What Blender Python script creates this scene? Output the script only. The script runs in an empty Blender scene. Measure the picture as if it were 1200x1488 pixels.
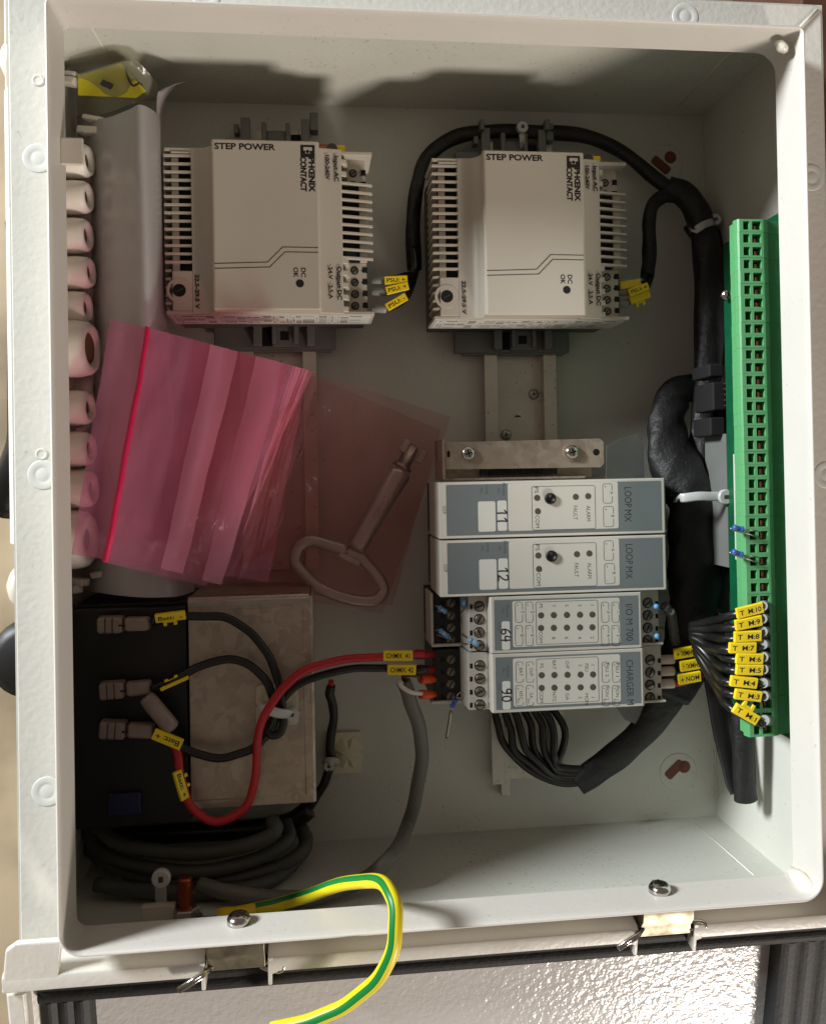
import bpy, bmesh, math, random
from mathutils import Vector, Matrix
random.seed(7)
D2R = math.radians
sc = bpy.context.scene
COL = sc.collection
S = 0.001

# ---------------------------------------------------------------- camera
# box coordinates (mm): x right, y down along the back wall, z out of the box; world = (x-150, 175-y, z) mm
CAM = dict(cx=102.00728, cy=177.87104, cz=427.3606, a=-0.00988, b=-0.11266, c=-0.01701, f=1292.31488, py=676.7129)
def _R(a, b, c):
    return (Matrix.Rotation(c, 3, 'Z') @ Matrix.Rotation(b, 3, 'Y') @ Matrix.Rotation(a, 3, 'X'))
M3 = _R(CAM['a'], CAM['b'], CAM['c'])
CC = Vector((CAM['cx'], CAM['cy'], CAM['cz']))
def V3(x, y, z): return Vector(((x-150)*S, (175-y)*S, z*S))
def _ray(px, py):
    q = M3.transposed() @ Vector(((px-600)/CAM['f'], (py-CAM['py'])/CAM['f'], 1.0))
    return Vector((q.x, q.y, -q.z))
def P(px, py, z):
    r = _ray(px, py); t = (z-CC.z)/r.z; p = CC+r*t; return (p.x, p.y, z)
def PY(px, py, y):
    r = _ray(px, py); t = (y-CC.y)/r.y; p = CC+r*t; return (p.x, y, p.z)
def PX(px, py, x):
    r = _ray(px, py); t = (x-CC.x)/r.x; p = CC+r*t; return (x, p.y, p.z)
cam_d = bpy.data.cameras.new('camera'); cam = bpy.data.objects.new('camera', cam_d); COL.objects.link(cam)
right = Vector((M3[0][0], -M3[0][1], -M3[0][2])); down = Vector((M3[1][0], -M3[1][1], -M3[1][2])); fwd = Vector((M3[2][0], -M3[2][1], -M3[2][2]))
mw = Matrix((right, -down, -fwd)).transposed().to_4x4(); mw.translation = V3(*CC)
cam.matrix_world = mw
cam_d.sensor_width = 36; cam_d.sensor_fit = 'AUTO'; cam_d.lens = CAM['f']/1488*36
cam_d.shift_y = -(744-CAM['py'])/1488
cam_d.clip_start = 0.01; cam_d.clip_end = 50
sc.camera = cam

# ---------------------------------------------------------------- light
w = bpy.data.worlds.new('World'); sc.world = w; w.use_nodes = True
bg = w.node_tree.nodes['Background']; bg.inputs[0].default_value = (0.90, 0.71, 0.61, 1); bg.inputs[1].default_value = 0.165
def area(name, direction, dist, size, energy, col, target=(170, 190, 60)):
    l = bpy.data.lights.new(name, 'AREA'); l.energy = energy; l.color = col; l.size = size; l.shape = 'DISK'
    o = bpy.data.objects.new(name, l); COL.objects.link(o)
    d = Vector(direction).normalized(); d = Vector((d.x, -d.y, d.z))
    t = V3(*target); o.location = t+d*dist
    o.rotation_euler = (-d).to_track_quat('-Z', 'Y').to_euler(); return o
area('lamp_left', (-1.0, -0.55, 0.40), 1.5, 0.32, 40, (0.93, 0.98, 1.0))
area('lamp_right', (0.45, 1.0, 0.46), 1.8, 0.36, 25, (1.0, 0.90, 0.81))
sc.view_settings.view_transform = 'Standard'; sc.view_settings.look = 'None'
sc.view_settings.exposure = 0.0; sc.view_settings.gamma = 1.0
sc.cycles.transparent_max_bounces = 24; sc.cycles.max_bounces = 10

# ---------------------------------------------------------------- materials
def lin(r, g, b):
    f = lambda c: (c/255/12.92) if c/255 <= 0.04045 else ((c/255+0.055)/1.055)**2.4
    return (f(r), f(g), f(b), 1)
def mat(name, col, rough=0.5, metal=0.0, spec=0.5, bump=0.0, bscale=400, var=0.0, vscale=60, coat=0.0, rvar=0.0, bdist=0.0004, detail=3, vcol=None, bump2=0, b2scale=60, trans=0, sheen=0):
    m = bpy.data.materials.new(name); m.use_nodes = True
    nt = m.node_tree; b = nt.nodes['Principled BSDF']
    b.inputs['Base Color'].default_value = col if len(col) == 4 else (*col, 1)
    b.inputs['Roughness'].default_value = rough; b.inputs['Metallic'].default_value = metal
    b.inputs['Specular IOR Level'].default_value = spec; b.inputs['Coat Weight'].default_value = coat
    b.inputs['Transmission Weight'].default_value = trans
    tc = nt.nodes.new('ShaderNodeTexCoord')
    def noise(sc_, det=detail):
        n = nt.nodes.new('ShaderNodeTexNoise'); n.inputs['Scale'].default_value = sc_; n.inputs['Detail'].default_value = det
        nt.links.new(tc.outputs['Object'], n.inputs['Vector']); return n
    if var > 0 or vcol:
        n = noise(vscale, 5); r = nt.nodes.new('ShaderNodeMapRange')
        r.inputs[1].default_value = 0.35; r.inputs[2].default_value = 0.65
        nt.links.new(n.outputs['Fac'], r.inputs[0])
        mx = nt.nodes.new('ShaderNodeMix'); mx.data_type = 'RGBA'
        c = b.inputs['Base Color'].default_value
        mx.inputs[6].default_value = (*[v*(1-var) for v in c[:3]], 1) if not vcol else (*vcol[:3], 1)
        mx.inputs[7].default_value = (*[min(1, v*(1+var*0.5)) for v in c[:3]], 1)
        nt.links.new(r.outputs[0], mx.inputs[0]); nt.links.new(mx.outputs[2], b.inputs['Base Color'])
    if rvar > 0:
        n = noise(vscale*2.3, 4); r = nt.nodes.new('ShaderNodeMapRange')
        r.inputs[1].default_value = 0.3; r.inputs[2].default_value = 0.7
        r.inputs[3].default_value = max(0.03, rough-rvar); r.inputs[4].default_value = min(1, rough+rvar)
        nt.links.new(n.outputs['Fac'], r.inputs[0]); nt.links.new(r.outputs[0], b.inputs['Roughness'])
    last = None
    for (st, s_, d_) in ((bump, bscale, bdist), (bump2, b2scale, 0.002)):
        if st > 0:
            n = noise(s_); bp = nt.nodes.new('ShaderNodeBump'); bp.inputs['Strength'].default_value = st; bp.inputs['Distance'].default_value = d_
            nt.links.new(n.outputs['Fac'], bp.inputs['Height'])
            if last: nt.links.new(last.outputs[0], bp.inputs['Normal'])
            last = bp
    if last: nt.links.new(last.outputs[0], b.inputs['Normal'])
    return m
MT = {}
MT['paint'] = mat('grey_powder_paint', lin(214, 212, 203), 0.36, bump=0.28, bscale=430, bdist=0.0005, var=0.04, vscale=25, detail=1)
MT['paint_in'] = mat('inner_powder_paint', lin(207, 207, 197), 0.45, bump=0.25, bscale=380, bdist=0.0004, var=0.07, vscale=14, detail=2)
MT['lip'] = mat('smooth_rim_paint', lin(216, 212, 204), 0.38, bump=0.14, bscale=420, bdist=0.0004, var=0.03, vscale=25, detail=1)
MT['door'] = mat('textured_door_paint', lin(210, 209, 206), 0.18, bump=0.45, bscale=470, bdist=0.0006, var=0.03, vscale=20, detail=1.5)
MT['white'] = mat('warm_white_plastic', lin(208, 200, 186), 0.42, var=0.03, bump=0.05, bscale=900)
MT['white_hi'] = mat('overexposed_white_plastic', lin(236, 232, 224), 0.35, var=0.02)  # overexposure of the outer plate put into a whiter colour
MT['psu'] = mat('psu_grey_plastic', lin(192, 184, 170), 0.40, var=0.03, vscale=30, bump=0.08, bscale=1500, bdist=0.0002)
MT['mod'] = mat('module_grey_plastic', lin(198, 194, 183), 0.45, var=0.05, vscale=40, bump=0.08, bscale=1200, bdist=0.0002)
MT['face'] = mat('module_label_film', lin(205, 203, 192), 0.38, var=0.02)
MT['slate'] = mat('slate_label_film', lin(112, 120, 121), 0.42, var=0.05, vscale=50)
MT['white_label'] = mat('white_label_film', lin(214, 214, 206), 0.4, var=0.02)
MT['black'] = mat('black_plastic', lin(17, 16, 15), 0.48, var=0.25, vscale=80)
MT['void'] = mat('unlit_interior_plastic', lin(12, 11, 10), 0.8)  # near-black puts the shade inside holes, slots and vents into the colour
MT['rubber'] = mat('black_foam_gasket', lin(15, 15, 16), 0.7, bump=0.5, bscale=700, bdist=0.0004, var=0.2, vscale=90)
MT['rubber2'] = mat('charcoal_foam_gasket', lin(40, 41, 42), 0.65, bump=0.4, bscale=600, bdist=0.0004, var=0.2, vscale=60)
MT['sleeve'] = mat('black_woven_sleeve', lin(26, 26, 26), 0.52, bump=0.6, bscale=1400, bdist=0.0003, bump2=0.7, b2scale=120, var=0.3, vscale=60)
MT['wire_black'] = mat('black_wire_insulation', lin(27, 26, 25), 0.3, var=0.2, vscale=90)
MT['wire_red'] = mat('red_wire_insulation', lin(190, 28, 36), 0.36, var=0.12, vscale=60)
MT['wire_brown'] = mat('brown_wire_insulation', lin(88, 44, 34), 0.4)
MT['wire_white'] = mat('white_wire_insulation', lin(214, 208, 198), 0.4)
MT['grey_cable'] = mat('grey_cable_jacket', lin(112, 112, 104), 0.5, var=0.08, vscale=60, bump=0.1, bscale=600)
MT['coil'] = mat('shaded_grey_cable_jacket', lin(78, 78, 74), 0.55, var=0.12, vscale=60, bump=0.1, bscale=600)  # same grey jacket, the shade of the corner put into a darker colour
MT['ferr_red'] = mat('dark_red_ferrule', lin(150, 20, 24), 0.35)
MT['ferr_orange'] = mat('orange_ferrule', lin(232, 84, 28), 0.35)
MT['ferr_grey'] = mat('pale_grey_ferrule', lin(150, 156, 152), 0.4)
MT['ferr_white'] = mat('pale_pink_ferrule', lin(226, 210, 202), 0.4)
MT['yellow'] = mat('yellow_marker_plastic', lin(246, 216, 26), 0.38, var=0.06, vscale=120)
MT['yellow_lug'] = mat('yellow_lug_plastic', lin(238, 196, 20), 0.4, var=0.06)
MT['earth_y'] = mat('earth_wire_yellow', lin(236, 216, 30), 0.42, var=0.05)
MT['earth_g'] = mat('earth_wire_green', lin(22, 124, 54), 0.42, var=0.05)
MT['green'] = mat('green_terminal_plastic', lin(92, 166, 108), 0.42, var=0.07, vscale=50)
MT['green_dark'] = mat('green_terminal_lever', lin(26, 104, 58), 0.4)
MT['pcb'] = mat('green_circuit_board', lin(10, 84, 52), 0.35, var=0.15, vscale=150)
MT['copper'] = mat('copper_contact', lin(168, 110, 84), 0.35, 0.8)
MT['cream'] = mat('cream_paint_mark', lin(205, 190, 170), 0.5)
MT['zinc'] = mat('zinc_plated_steel', lin(176, 170, 160), 0.36, 0.9, var=0.12, vscale=120, rvar=0.12)
MT['rail'] = mat('din_rail_steel', lin(206, 200, 186), 0.40, 0.35, var=0.1, vscale=70, rvar=0.08)
MT['chrome'] = mat('bright_screw_steel', lin(200, 198, 192), 0.17, 1.0, var=0.1, vscale=300, bump=0.2, bscale=900)
MT['screw'] = mat('terminal_screw_steel', lin(132, 126, 116), 0.38, 0.75, var=0.25, vscale=400, bump=0.3, bscale=1500)
MT['brass'] = mat('gold_passivated_hinge', lin(128, 122, 104), 0.42, 0.85, var=0.25, vscale=90, rvar=0.1)
MT['key'] = mat('cast_zinc_key', lin(188, 188, 182), 0.30, 0.6, bump=0.4, bscale=500, var=0.1)
MT['led'] = mat('unlit_indicator_lens', lin(84, 80, 70), 0.4)
MT['ink'] = mat('black_print', lin(26, 22, 20), 0.6)
MT['ink_soft'] = mat('grey_print', lin(60, 58, 55), 0.6)
MT['ink_slate'] = mat('slate_print', lin(70, 76, 78), 0.6)
MT['ink_dark'] = mat('dark_slate_print', lin(42, 46, 48), 0.6)
MT['clip'] = mat('rail_clip_grey_plastic', lin(112, 114, 110), 0.5, var=0.08)
MT['clip_dark'] = mat('psu_base_plastic', lin(84, 80, 74), 0.5, var=0.08)
MT['nylon'] = mat('natural_nylon', lin(200, 200, 196), 0.35, var=0.05, trans=0.25)
MT['grommet'] = mat('cream_rubber_grommet', lin(238, 231, 220), 0.5, var=0.04)
MT['hole'] = mat('grommet_bore', lin(120, 98, 72), 0.7)
MT['pad'] = mat('ivory_adhesive_base', lin(214, 208, 180), 0.5, var=0.05)
MT['blue'] = mat('dark_blue_plastic', lin(24, 30, 72), 0.4)
MT['res'] = mat('light_blue_resistor', lin(96, 158, 206), 0.3, var=0.1)
MT['res2'] = mat('blue_resistor', lin(52, 100, 178), 0.3, var=0.1)
MT['res_band'] = mat('resistor_band', lin(225, 228, 230), 0.35)
MT['res_band2'] = mat('dark_resistor_band', lin(40, 50, 120), 0.35)
MT['lead'] = mat('tinned_lead', lin(190, 188, 182), 0.3, 1.0)
MT['rust'] = mat('red_brown_seal', lin(118, 66, 46), 0.6, var=0.2)
MT['stud'] = mat('coppery_stud_thread', lin(168, 80, 58), 0.3, 0.8)
MT['floor'] = mat('beige_floor', lin(196, 176, 146), 0.5, var=0.12, vscale=14, vcol=lin(150, 132, 108))
MT['brown'] = mat('dark_brown_board', lin(84, 52, 32), 0.7, var=0.4, vscale=25)
MT['tan'] = mat('tan_cardboard', lin(178, 128, 82), 0.75, var=0.15, vscale=50)
MT['bead'] = mat('joint_sealant', lin(232, 228, 214), 0.25, bump=0.4, bscale=250, bdist=0.001)
MT['plug'] = mat('translucent_hole_plug', lin(214, 215, 209), 0.32)
MT['sleeve_clear'] = mat('smoky_terminal_cover', lin(150, 132, 126), 0.32, var=0.15, vscale=160)
MT['lab_yellow'] = mat('yellow_warning_label', lin(232, 218, 28), 0.4, var=0.1)
MT['dust'] = mat('adhesive_residue', lin(120, 118, 110), 0.6)
# galvanised sheet: spangle from voronoi cells
def specks(m, dark, thr=0.70, scale=900, soft=0.03, mixf=0.5):
    nt = m.node_tree; b = nt.nodes['Principled BSDF']; src = b.inputs['Base Color'].links[0].from_socket if b.inputs['Base Color'].links else None
    tc = nt.nodes.new('ShaderNodeTexCoord'); n = nt.nodes.new('ShaderNodeTexNoise'); n.inputs['Scale'].default_value = scale; n.inputs['Detail'].default_value = 2
    n2 = nt.nodes.new('ShaderNodeTexNoise'); n2.inputs['Scale'].default_value = 22; n2.inputs['Detail'].default_value = 3
    nt.links.new(tc.outputs['Object'], n.inputs['Vector']); nt.links.new(tc.outputs['Object'], n2.inputs['Vector'])
    r = nt.nodes.new('ShaderNodeMapRange'); r.inputs[1].default_value = thr; r.inputs[2].default_value = thr+soft
    ml = nt.nodes.new('ShaderNodeMath'); ml.operation = 'MULTIPLY_ADD'; ml.inputs[1].default_value = 0.25; ml.inputs[2].default_value = -0.125
    ad = nt.nodes.new('ShaderNodeMath'); ad.operation = 'ADD'; nt.links.new(n2.outputs['Fac'], ml.inputs[0]); nt.links.new(ml.outputs[0], ad.inputs[0]); nt.links.new(n.outputs['Fac'], ad.inputs[1])
    nt.links.new(ad.outputs[0], r.inputs[0]); sc2 = nt.nodes.new('ShaderNodeMath'); sc2.operation = 'MULTIPLY'; sc2.inputs[1].default_value = mixf; nt.links.new(r.outputs[0], sc2.inputs[0])
    mx = nt.nodes.new('ShaderNodeMix'); mx.data_type = 'RGBA'; nt.links.new(sc2.outputs[0], mx.inputs[0])
    if src: nt.links.new(src, mx.inputs[6])
    else: mx.inputs[6].default_value = b.inputs['Base Color'].default_value
    mx.inputs[7].default_value = dark; nt.links.new(mx.outputs[2], b.inputs['Base Color'])
specks(MT['paint_in'], lin(120, 112, 98), 0.69, 700, 0.04, 0.55); specks(MT['lip'], lin(150, 140, 126), 0.71, 600, 0.05, 0.4); specks(MT['paint'], lin(160, 152, 138), 0.72, 600, 0.05, 0.35)
specks(MT['mod'], lin(130, 122, 108), 0.72, 900, 0.05, 0.35); specks(MT['psu'], lin(140, 130, 116), 0.73, 900, 0.05, 0.3); specks(MT['rail'], lin(120, 112, 100), 0.66, 500, 0.06, 0.6)
specks(MT['sleeve'], lin(90, 88, 82), 0.70, 1200, 0.03, 0.5); specks(MT['grey_cable'], lin(150, 146, 136), 0.70, 900, 0.05, 0.4); specks(MT['black'], lin(70, 66, 60), 0.72, 1300, 0.03, 0.35)
m = mat('galvanised_sheet', lin(178, 160, 140), 0.42, 0.45, var=0.08, vscale=40); MT['galv'] = m
nt = m.node_tree; b = nt.nodes['Principled BSDF']; tc = nt.nodes.new('ShaderNodeTexCoord'); nz = nt.nodes.new('ShaderNodeTexNoise'); nz.inputs['Scale'].default_value = 130
nt.links.new(tc.outputs['Object'], nz.inputs['Vector']); vo = nt.nodes.new('ShaderNodeTexVoronoi'); vo.inputs['Scale'].default_value = 230
mxv = nt.nodes.new('ShaderNodeMix'); mxv.data_type = 'VECTOR'; mxv.inputs[0].default_value = 0.012
nt.links.new(tc.outputs['Object'], mxv.inputs[4]); nt.links.new(nz.outputs['Color'], mxv.inputs[5]); nt.links.new(mxv.outputs[1], vo.inputs['Vector'])
rp = nt.nodes.new('ShaderNodeMapRange'); rp.inputs[3].default_value = 0.36; rp.inputs[4].default_value = 0.56
sx = nt.nodes.new('ShaderNodeSeparateColor'); nt.links.new(vo.outputs['Color'], sx.inputs[0]); nt.links.new(sx.outputs[0], rp.inputs[0]); nt.links.new(rp.outputs[0], b.inputs['Roughness'])
mx = nt.nodes.new('ShaderNodeMix'); mx.data_type = 'RGBA'; mx.inputs[6].default_value = lin(170, 154, 138); mx.inputs[7].default_value = lin(190, 175, 158)
nt.links.new(sx.outputs[1], mx.inputs[0]); nt.links.new(mx.outputs[2], b.inputs['Base Color'])
# plastic films
def film(name, tint, body, opacity, rough=0.25, wr=0.6, wscale=60, spec=0.6):
    m = bpy.data.materials.new(name); m.use_nodes = True; nt = m.node_tree; nt.nodes.clear()
    o = nt.nodes.new('ShaderNodeOutputMaterial'); mix = nt.nodes.new('ShaderNodeMixShader'); t = nt.nodes.new('ShaderNodeBsdfTransparent')
    p = nt.nodes.new('ShaderNodeBsdfPrincipled'); t.inputs[0].default_value = tint
    p.inputs['Base Color'].default_value = body; p.inputs['Roughness'].default_value = rough; p.inputs['Specular IOR Level'].default_value = spec
    tc = nt.nodes.new('ShaderNodeTexCoord'); n = nt.nodes.new('ShaderNodeTexNoise'); n.inputs['Scale'].default_value = wscale; n.inputs['Detail'].default_value = 4
    mp = nt.nodes.new('ShaderNodeMapping'); mp.inputs['Scale'].default_value = (1, 0.35, 1)
    nt.links.new(tc.outputs['Object'], mp.inputs[0]); nt.links.new(mp.outputs[0], n.inputs['Vector'])
    bp = nt.nodes.new('ShaderNodeBump'); bp.inputs['Strength'].default_value = wr; bp.inputs['Distance'].default_value = 0.003
    nt.links.new(n.outputs['Fac'], bp.inputs['Height']); nt.links.new(bp.outputs[0], p.inputs['Normal'])
    mix.inputs[0].default_value = opacity
    nt.links.new(t.outputs[0], mix.inputs[1]); nt.links.new(p.outputs[0], mix.inputs[2]); nt.links.new(mix.outputs[0], o.inputs[0])
    return m
MT['film_pink'] = film('pink_antistatic_film', lin(248, 206, 220), lin(214, 134, 164), 0.36, 0.24, wr=1.0, wscale=75)
MT['film_pink_fold'] = film('pink_antistatic_film_folded', lin(250, 208, 220), lin(232, 160, 186), 0.36, 0.3)
MT['film_pink_dark'] = film('pink_antistatic_film_single', lin(249, 230, 228), lin(176, 130, 138), 0.09, 0.16, wr=2.0, wscale=90)
MT['zip'] = film('magenta_zip_strip', lin(230, 60, 110), lin(214, 20, 84), 0.85, 0.35)
MT['film_grey'] = film('grey_shielding_film', lin(196, 192, 196), lin(192, 186, 186), 0.80, 0.26, wr=0.6, wscale=22)
MT['film_clear'] = film('clear_label_pouch', lin(225, 225, 205), lin(190, 190, 160), 0.30, 0.15)
MT['tube_clear'] = film('clear_tubing', lin(190, 188, 186), lin(140, 134, 130), 0.45, 0.15)
MT['nyl_clear'] = film('clear_nylon_tie', lin(225, 225, 225), lin(208, 208, 206), 0.80, 0.25, wr=0.1)

# ---------------------------------------------------------------- mesh builder
class MB:
    def __init__(s): s.v = []; s.f = []; s.mi = []; s.sm = []
    def add(s, vs, fs, smooth=False, mi=0):
        o = len(s.v); s.v += [tuple(v) for v in vs]
        for k, f in enumerate(fs):
            s.f.append([i+o for i in f]); s.mi.append(mi[k] if isinstance(mi, list) else mi); s.sm.append(smooth)
        return s
    def box(s, x0, y0, z0, x1, y1, z1, mi=0):
        vs = [(x, y, z) for z in (z0, z1) for y in (y0, y1) for x in (x0, x1)]
        return s.add(vs, [(0, 2, 3, 1), (4, 5, 7, 6), (0, 1, 5, 4), (2, 6, 7, 3), (0, 4, 6, 2), (1, 3, 7, 5)], mi=mi)
    def obox(s, c, d, L, W, H, mi=0, up=(0, 0, 1), taper=1.0):
        d = Vector(d).normalized(); up = Vector(up); e = up.cross(d).normalized(); n = d.cross(e).normalized(); c = Vector(c)
        vs = []
        for k in (-.5, .5):
            for j in (-.5, .5):
                for i in (-.5, .5):
                    t = taper if k > 0 else 1
                    vs.append(c+d*(i*L*t)+e*(j*W*t)+n*(k*H))
        return s.add(vs, [(0, 2, 3, 1), (4, 5, 7, 6), (0, 1, 5, 4), (2, 6, 7, 3), (0, 4, 6, 2), (1, 3, 7, 5)], mi=mi)
    def prism(s, pts, z0, z1, mi=0, axes='xyz', smooth=False):
        n = len(pts); ix = ['xyz'.index(a) for a in axes]
        def mk(p, z):
            r = [0, 0, 0]; r[ix[0]] = p[0]; r[ix[1]] = p[1]; r[ix[2]] = z; return r
        vs = [mk(p, z0) for p in pts]+[mk(p, z1) for p in pts]
        s.add(vs, [tuple(range(n))[::-1], tuple(range(n, 2*n))], mi=mi)
        s.f += [[i+len(s.v)-2*n for i in (k, (k+1) % n, n+(k+1) % n, n+k)] for k in range(n)]
        s.mi += [mi]*n; s.sm += [smooth]*n
        return s
    def lathe(s, c, d, prof, seg=16, mi=0, smooth=True, cap=True):
        d = Vector(d).normalized(); a = Vector((0, 0, 1)) if abs(d.z) < .9 else Vector((1, 0, 0)); e = d.cross(a).normalized(); g = d.cross(e); c = Vector(c)
        vs = []
        for (h, r) in prof:
            for k in range(seg):
                t = 2*math.pi*k/seg; vs.append(c+d*h+(e*math.cos(t)+g*math.sin(t))*r)
        fs = []
        for i in range(len(prof)-1):
            for k in range(seg): fs.append((i*seg+k, i*seg+(k+1) % seg, (i+1)*seg+(k+1) % seg, (i+1)*seg+k))
        s.add(vs, fs, smooth, mi)
        if cap:
            o = len(s.v)-len(vs); s.f += [[o+k for k in range(seg)][::-1], [o+(len(prof)-1)*seg+k for k in range(seg)]]; s.mi += [mi, mi]; s.sm += [False, False]
        return s
    def cyl(s, c, d, r, h, seg=16, mi=0): return s.lathe(c, d, [(0, r), (h, r)], seg, mi)
    def tube(s, pts, r, seg=10, sub=6, flat=1.0, flatdir=(0, 0, 1), mi=0, stripe=None, wob=0, taper=None, smooth_path=True):
        pts = [Vector(p) for p in pts]; path = []
        if smooth_path and len(pts) > 2:
            q = [pts[0]*2-pts[1]]+pts+[pts[-1]*2-pts[-2]]
            for i in range(1, len(q)-2):
                for k in range(sub):
                    t = k/sub; a, b, c, d = q[i-1], q[i], q[i+1], q[i+2]
                    path.append(0.5*((2*b)+(c-a)*t+(2*a-5*b+4*c-d)*t*t+(3*b-a-3*c+d)*t*t*t))
            path.append(pts[-1])
        else: path = pts
        if 1.3 <= r <= 3.3 and len(path) > 12:
            p1, p2, p3 = [random.random()*6 for _ in range(3)]
            path = [p+Vector((math.sin(i*.31+p1)+.6*math.sin(i*.83+p2), math.sin(i*.27+p2)+.6*math.sin(i*.71+p3), .4*math.sin(i*.37+p3)))*.24*min(1, i/6, (len(path)-1-i)/6) for i, p in enumerate(path)]
        n = len(path); vs = []; fs = []; mis = []
        fd = Vector(flatdir); e = None; ph = random.random()*9
        for i, p in enumerate(path):
            tg = (path[min(i+1, n-1)]-path[max(i-1, 0)]).normalized()
            if flat != 1.0 or e is None:
                e = tg.cross(fd); e = e.normalized() if e.length > 1e-4 else tg.orthogonal().normalized()
            else:
                e = (e-tg*e.dot(tg)).normalized()
            g = tg.cross(e).normalized(); rr = r if not taper else r*taper(i/(n-1))
            for k in range(seg):
                t = 2*math.pi*k/seg
                w_ = 1+wob*math.sin(i*0.55+3*t+ph)*math.cos(i*0.23+t+ph) if wob else 1
                vs.append(p+e*math.cos(t)*rr*w_+g*math.sin(t)*rr*flat*w_)
        for i in range(n-1):
            for k in range(seg):
                fs.append((i*seg+k, i*seg+(k+1) % seg, (i+1)*seg+(k+1) % seg, (i+1)*seg+k)); mis.append((1 if k in stripe else 0) if stripe else mi)
        s.add(vs, fs, True, mis); o = len(s.v)-len(vs)
        s.f += [[o+k for k in range(seg)][::-1], [o+(n-1)*seg+k for k in range(seg)]]; s.mi += [mi, mi]; s.sm += [False, False]
        return s
    def grid(s, rows, mi=0, smooth=True):
        nr, ncl = len(rows), len(rows[0])
        return s.add([p for r in rows for p in r], [(i*ncl+j, i*ncl+j+1, (i+1)*ncl+j+1, (i+1)*ncl+j) for i in range(nr-1) for j in range(ncl-1)], smooth, mi)
    def plate(s, xs, ys, z0, z1, holes, mi=0):
        for i in range(len(xs)-1):
            for j in range(len(ys)-1):
                if (i, j) not in holes: s.box(xs[i], ys[j], z0, xs[i+1], ys[j+1], z1, mi)
        return s
    def build(s, name, mats, parent=None, origin=None, bevel=0, segs=2, solid=0, sub=0):
        if not isinstance(mats, (list, tuple)): mats = [mats]
        if origin is None:
            if parent is not None: origin = parent['_o']
            else:
                xs = [v[0] for v in s.v]; ys = [v[1] for v in s.v]; zs = [v[2] for v in s.v]
                origin = ((min(xs)+max(xs))/2, (min(ys)+max(ys))/2, min(zs))
        O = V3(*origin); me = bpy.data.meshes.new(name)
        me.from_pydata([V3(*v)-O for v in s.v], [], s.f)
        for mm in mats: me.materials.append(MT[mm] if isinstance(mm, str) else mm)
        me.polygons.foreach_set('material_index', s.mi)
        me.polygons.foreach_set('use_smooth', [True]*len(s.f) if bevel else s.sm); me.update()
        bm = bmesh.new(); bm.from_mesh(me); bmesh.ops.recalc_face_normals(bm, faces=bm.faces); bm.to_mesh(me); bm.free()
        o = bpy.data.objects.new(name, me); COL.objects.link(o)
        if parent is not None:
            o.parent = parent; o.location = O-V3(*parent['_o'])
        else: o.location = O
        o['_o'] = list(origin)
        if bevel:
            b = o.modifiers.new('bevel', 'BEVEL'); b.width = bevel*S; b.segments = segs; b.limit_method = 'ANGLE'; b.angle_limit = D2R(38); b.harden_normals = True
        if solid:
            b = o.modifiers.new('solidify', 'SOLIDIFY'); b.thickness = solid*S; b.offset = 0
        if sub:
            b = o.modifiers.new('subsurf', 'SUBSURF'); b.levels = sub; b.render_levels = sub
        return o
def thing(name, label, cat, at, group=None, kind=None):
    o = bpy.data.objects.new(name, None); COL.objects.link(o); o.empty_display_size = 0.01
    o.location = V3(*at); o['_o'] = list(at); o['label'] = label; o['category'] = cat
    if group: o['group'] = group
    return o
def tag(o, label, cat, group=None): o['label'] = label; o['category'] = cat; (group and o.__setitem__('group', group)); return o
def inst(o, x, y, z, rz=0, parent='same', name=None):     # linked copy of a part, moved to a new place on the same thing
    c = o.copy(); COL.objects.link(c); p = o.parent if parent == 'same' else parent
    c.parent = p; c.location = V3(x, y, z)-(V3(*p['_o']) if p else Vector((0, 0, 0))); c['_o'] = [x, y, z]
    if rz: c.rotation_euler.z = rz
    for ch in o.children:
        d = ch.copy(); COL.objects.link(d); d.parent = c
    return c
def rrect(x0, y0, x1, y1, r, n=5):
    pts = []
    for (cx, cy, a0) in ((x1-r, y0+r, -90), (x1-r, y1-r, 0), (x0+r, y1-r, 90), (x0+r, y0+r, 180)):
        for k in range(n+1):
            a = D2R(a0+90*k/n); pts.append((cx+r*math.cos(a), cy+r*math.sin(a)))
    return pts
_tc = {}
def text_mesh(body, bold=0.0, spacing=1.0):
    key = (body, bold, spacing)
    if key not in _tc:
        cu = bpy.data.curves.new('t', 'FONT'); cu.body = body; cu.size = 1.0; cu.offset = bold; cu.resolution_u = 3; cu.space_character = spacing
        cu.align_x = 'CENTER'; cu.align_y = 'CENTER'
        ob = bpy.data.objects.new('t', cu); me = bpy.data.meshes.new_from_object(ob)
        _tc[key] = ([tuple(v.co) for v in me.vertices], [tuple(p.vertices) for p in me.polygons])
        bpy.data.objects.remove(ob); bpy.data.curves.remove(cu); bpy.data.meshes.remove(me)
    return _tc[key]
def put_text(mb, body, x, y, z, size, ang=90, bold=0.0, width=None, spacing=1.0, mi=0, ex=None, ey=None):
    vs, fs = text_mesh(body, bold, spacing)
    if not vs: return
    a = D2R(ang); ux = Vector((math.cos(a), math.sin(a), 0)) if ex is None else Vector(ex); uy = Vector((math.sin(a), -math.cos(a), 0)) if ey is None else Vector(ey)
    x0 = min(v[0] for v in vs); x1 = max(v[0] for v in vs); y0 = min(v[1] for v in vs); y1 = max(v[1] for v in vs)
    k = size/0.7; kx = k if width is None else width/(x1-x0)
    c = Vector((x, y, z))
    mb.add([c+ux*((v[0]-(x0+x1)/2)*kx)+uy*((v[1]-(y0+y1)/2)*k) for v in vs], fs, mi=mi)
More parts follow.
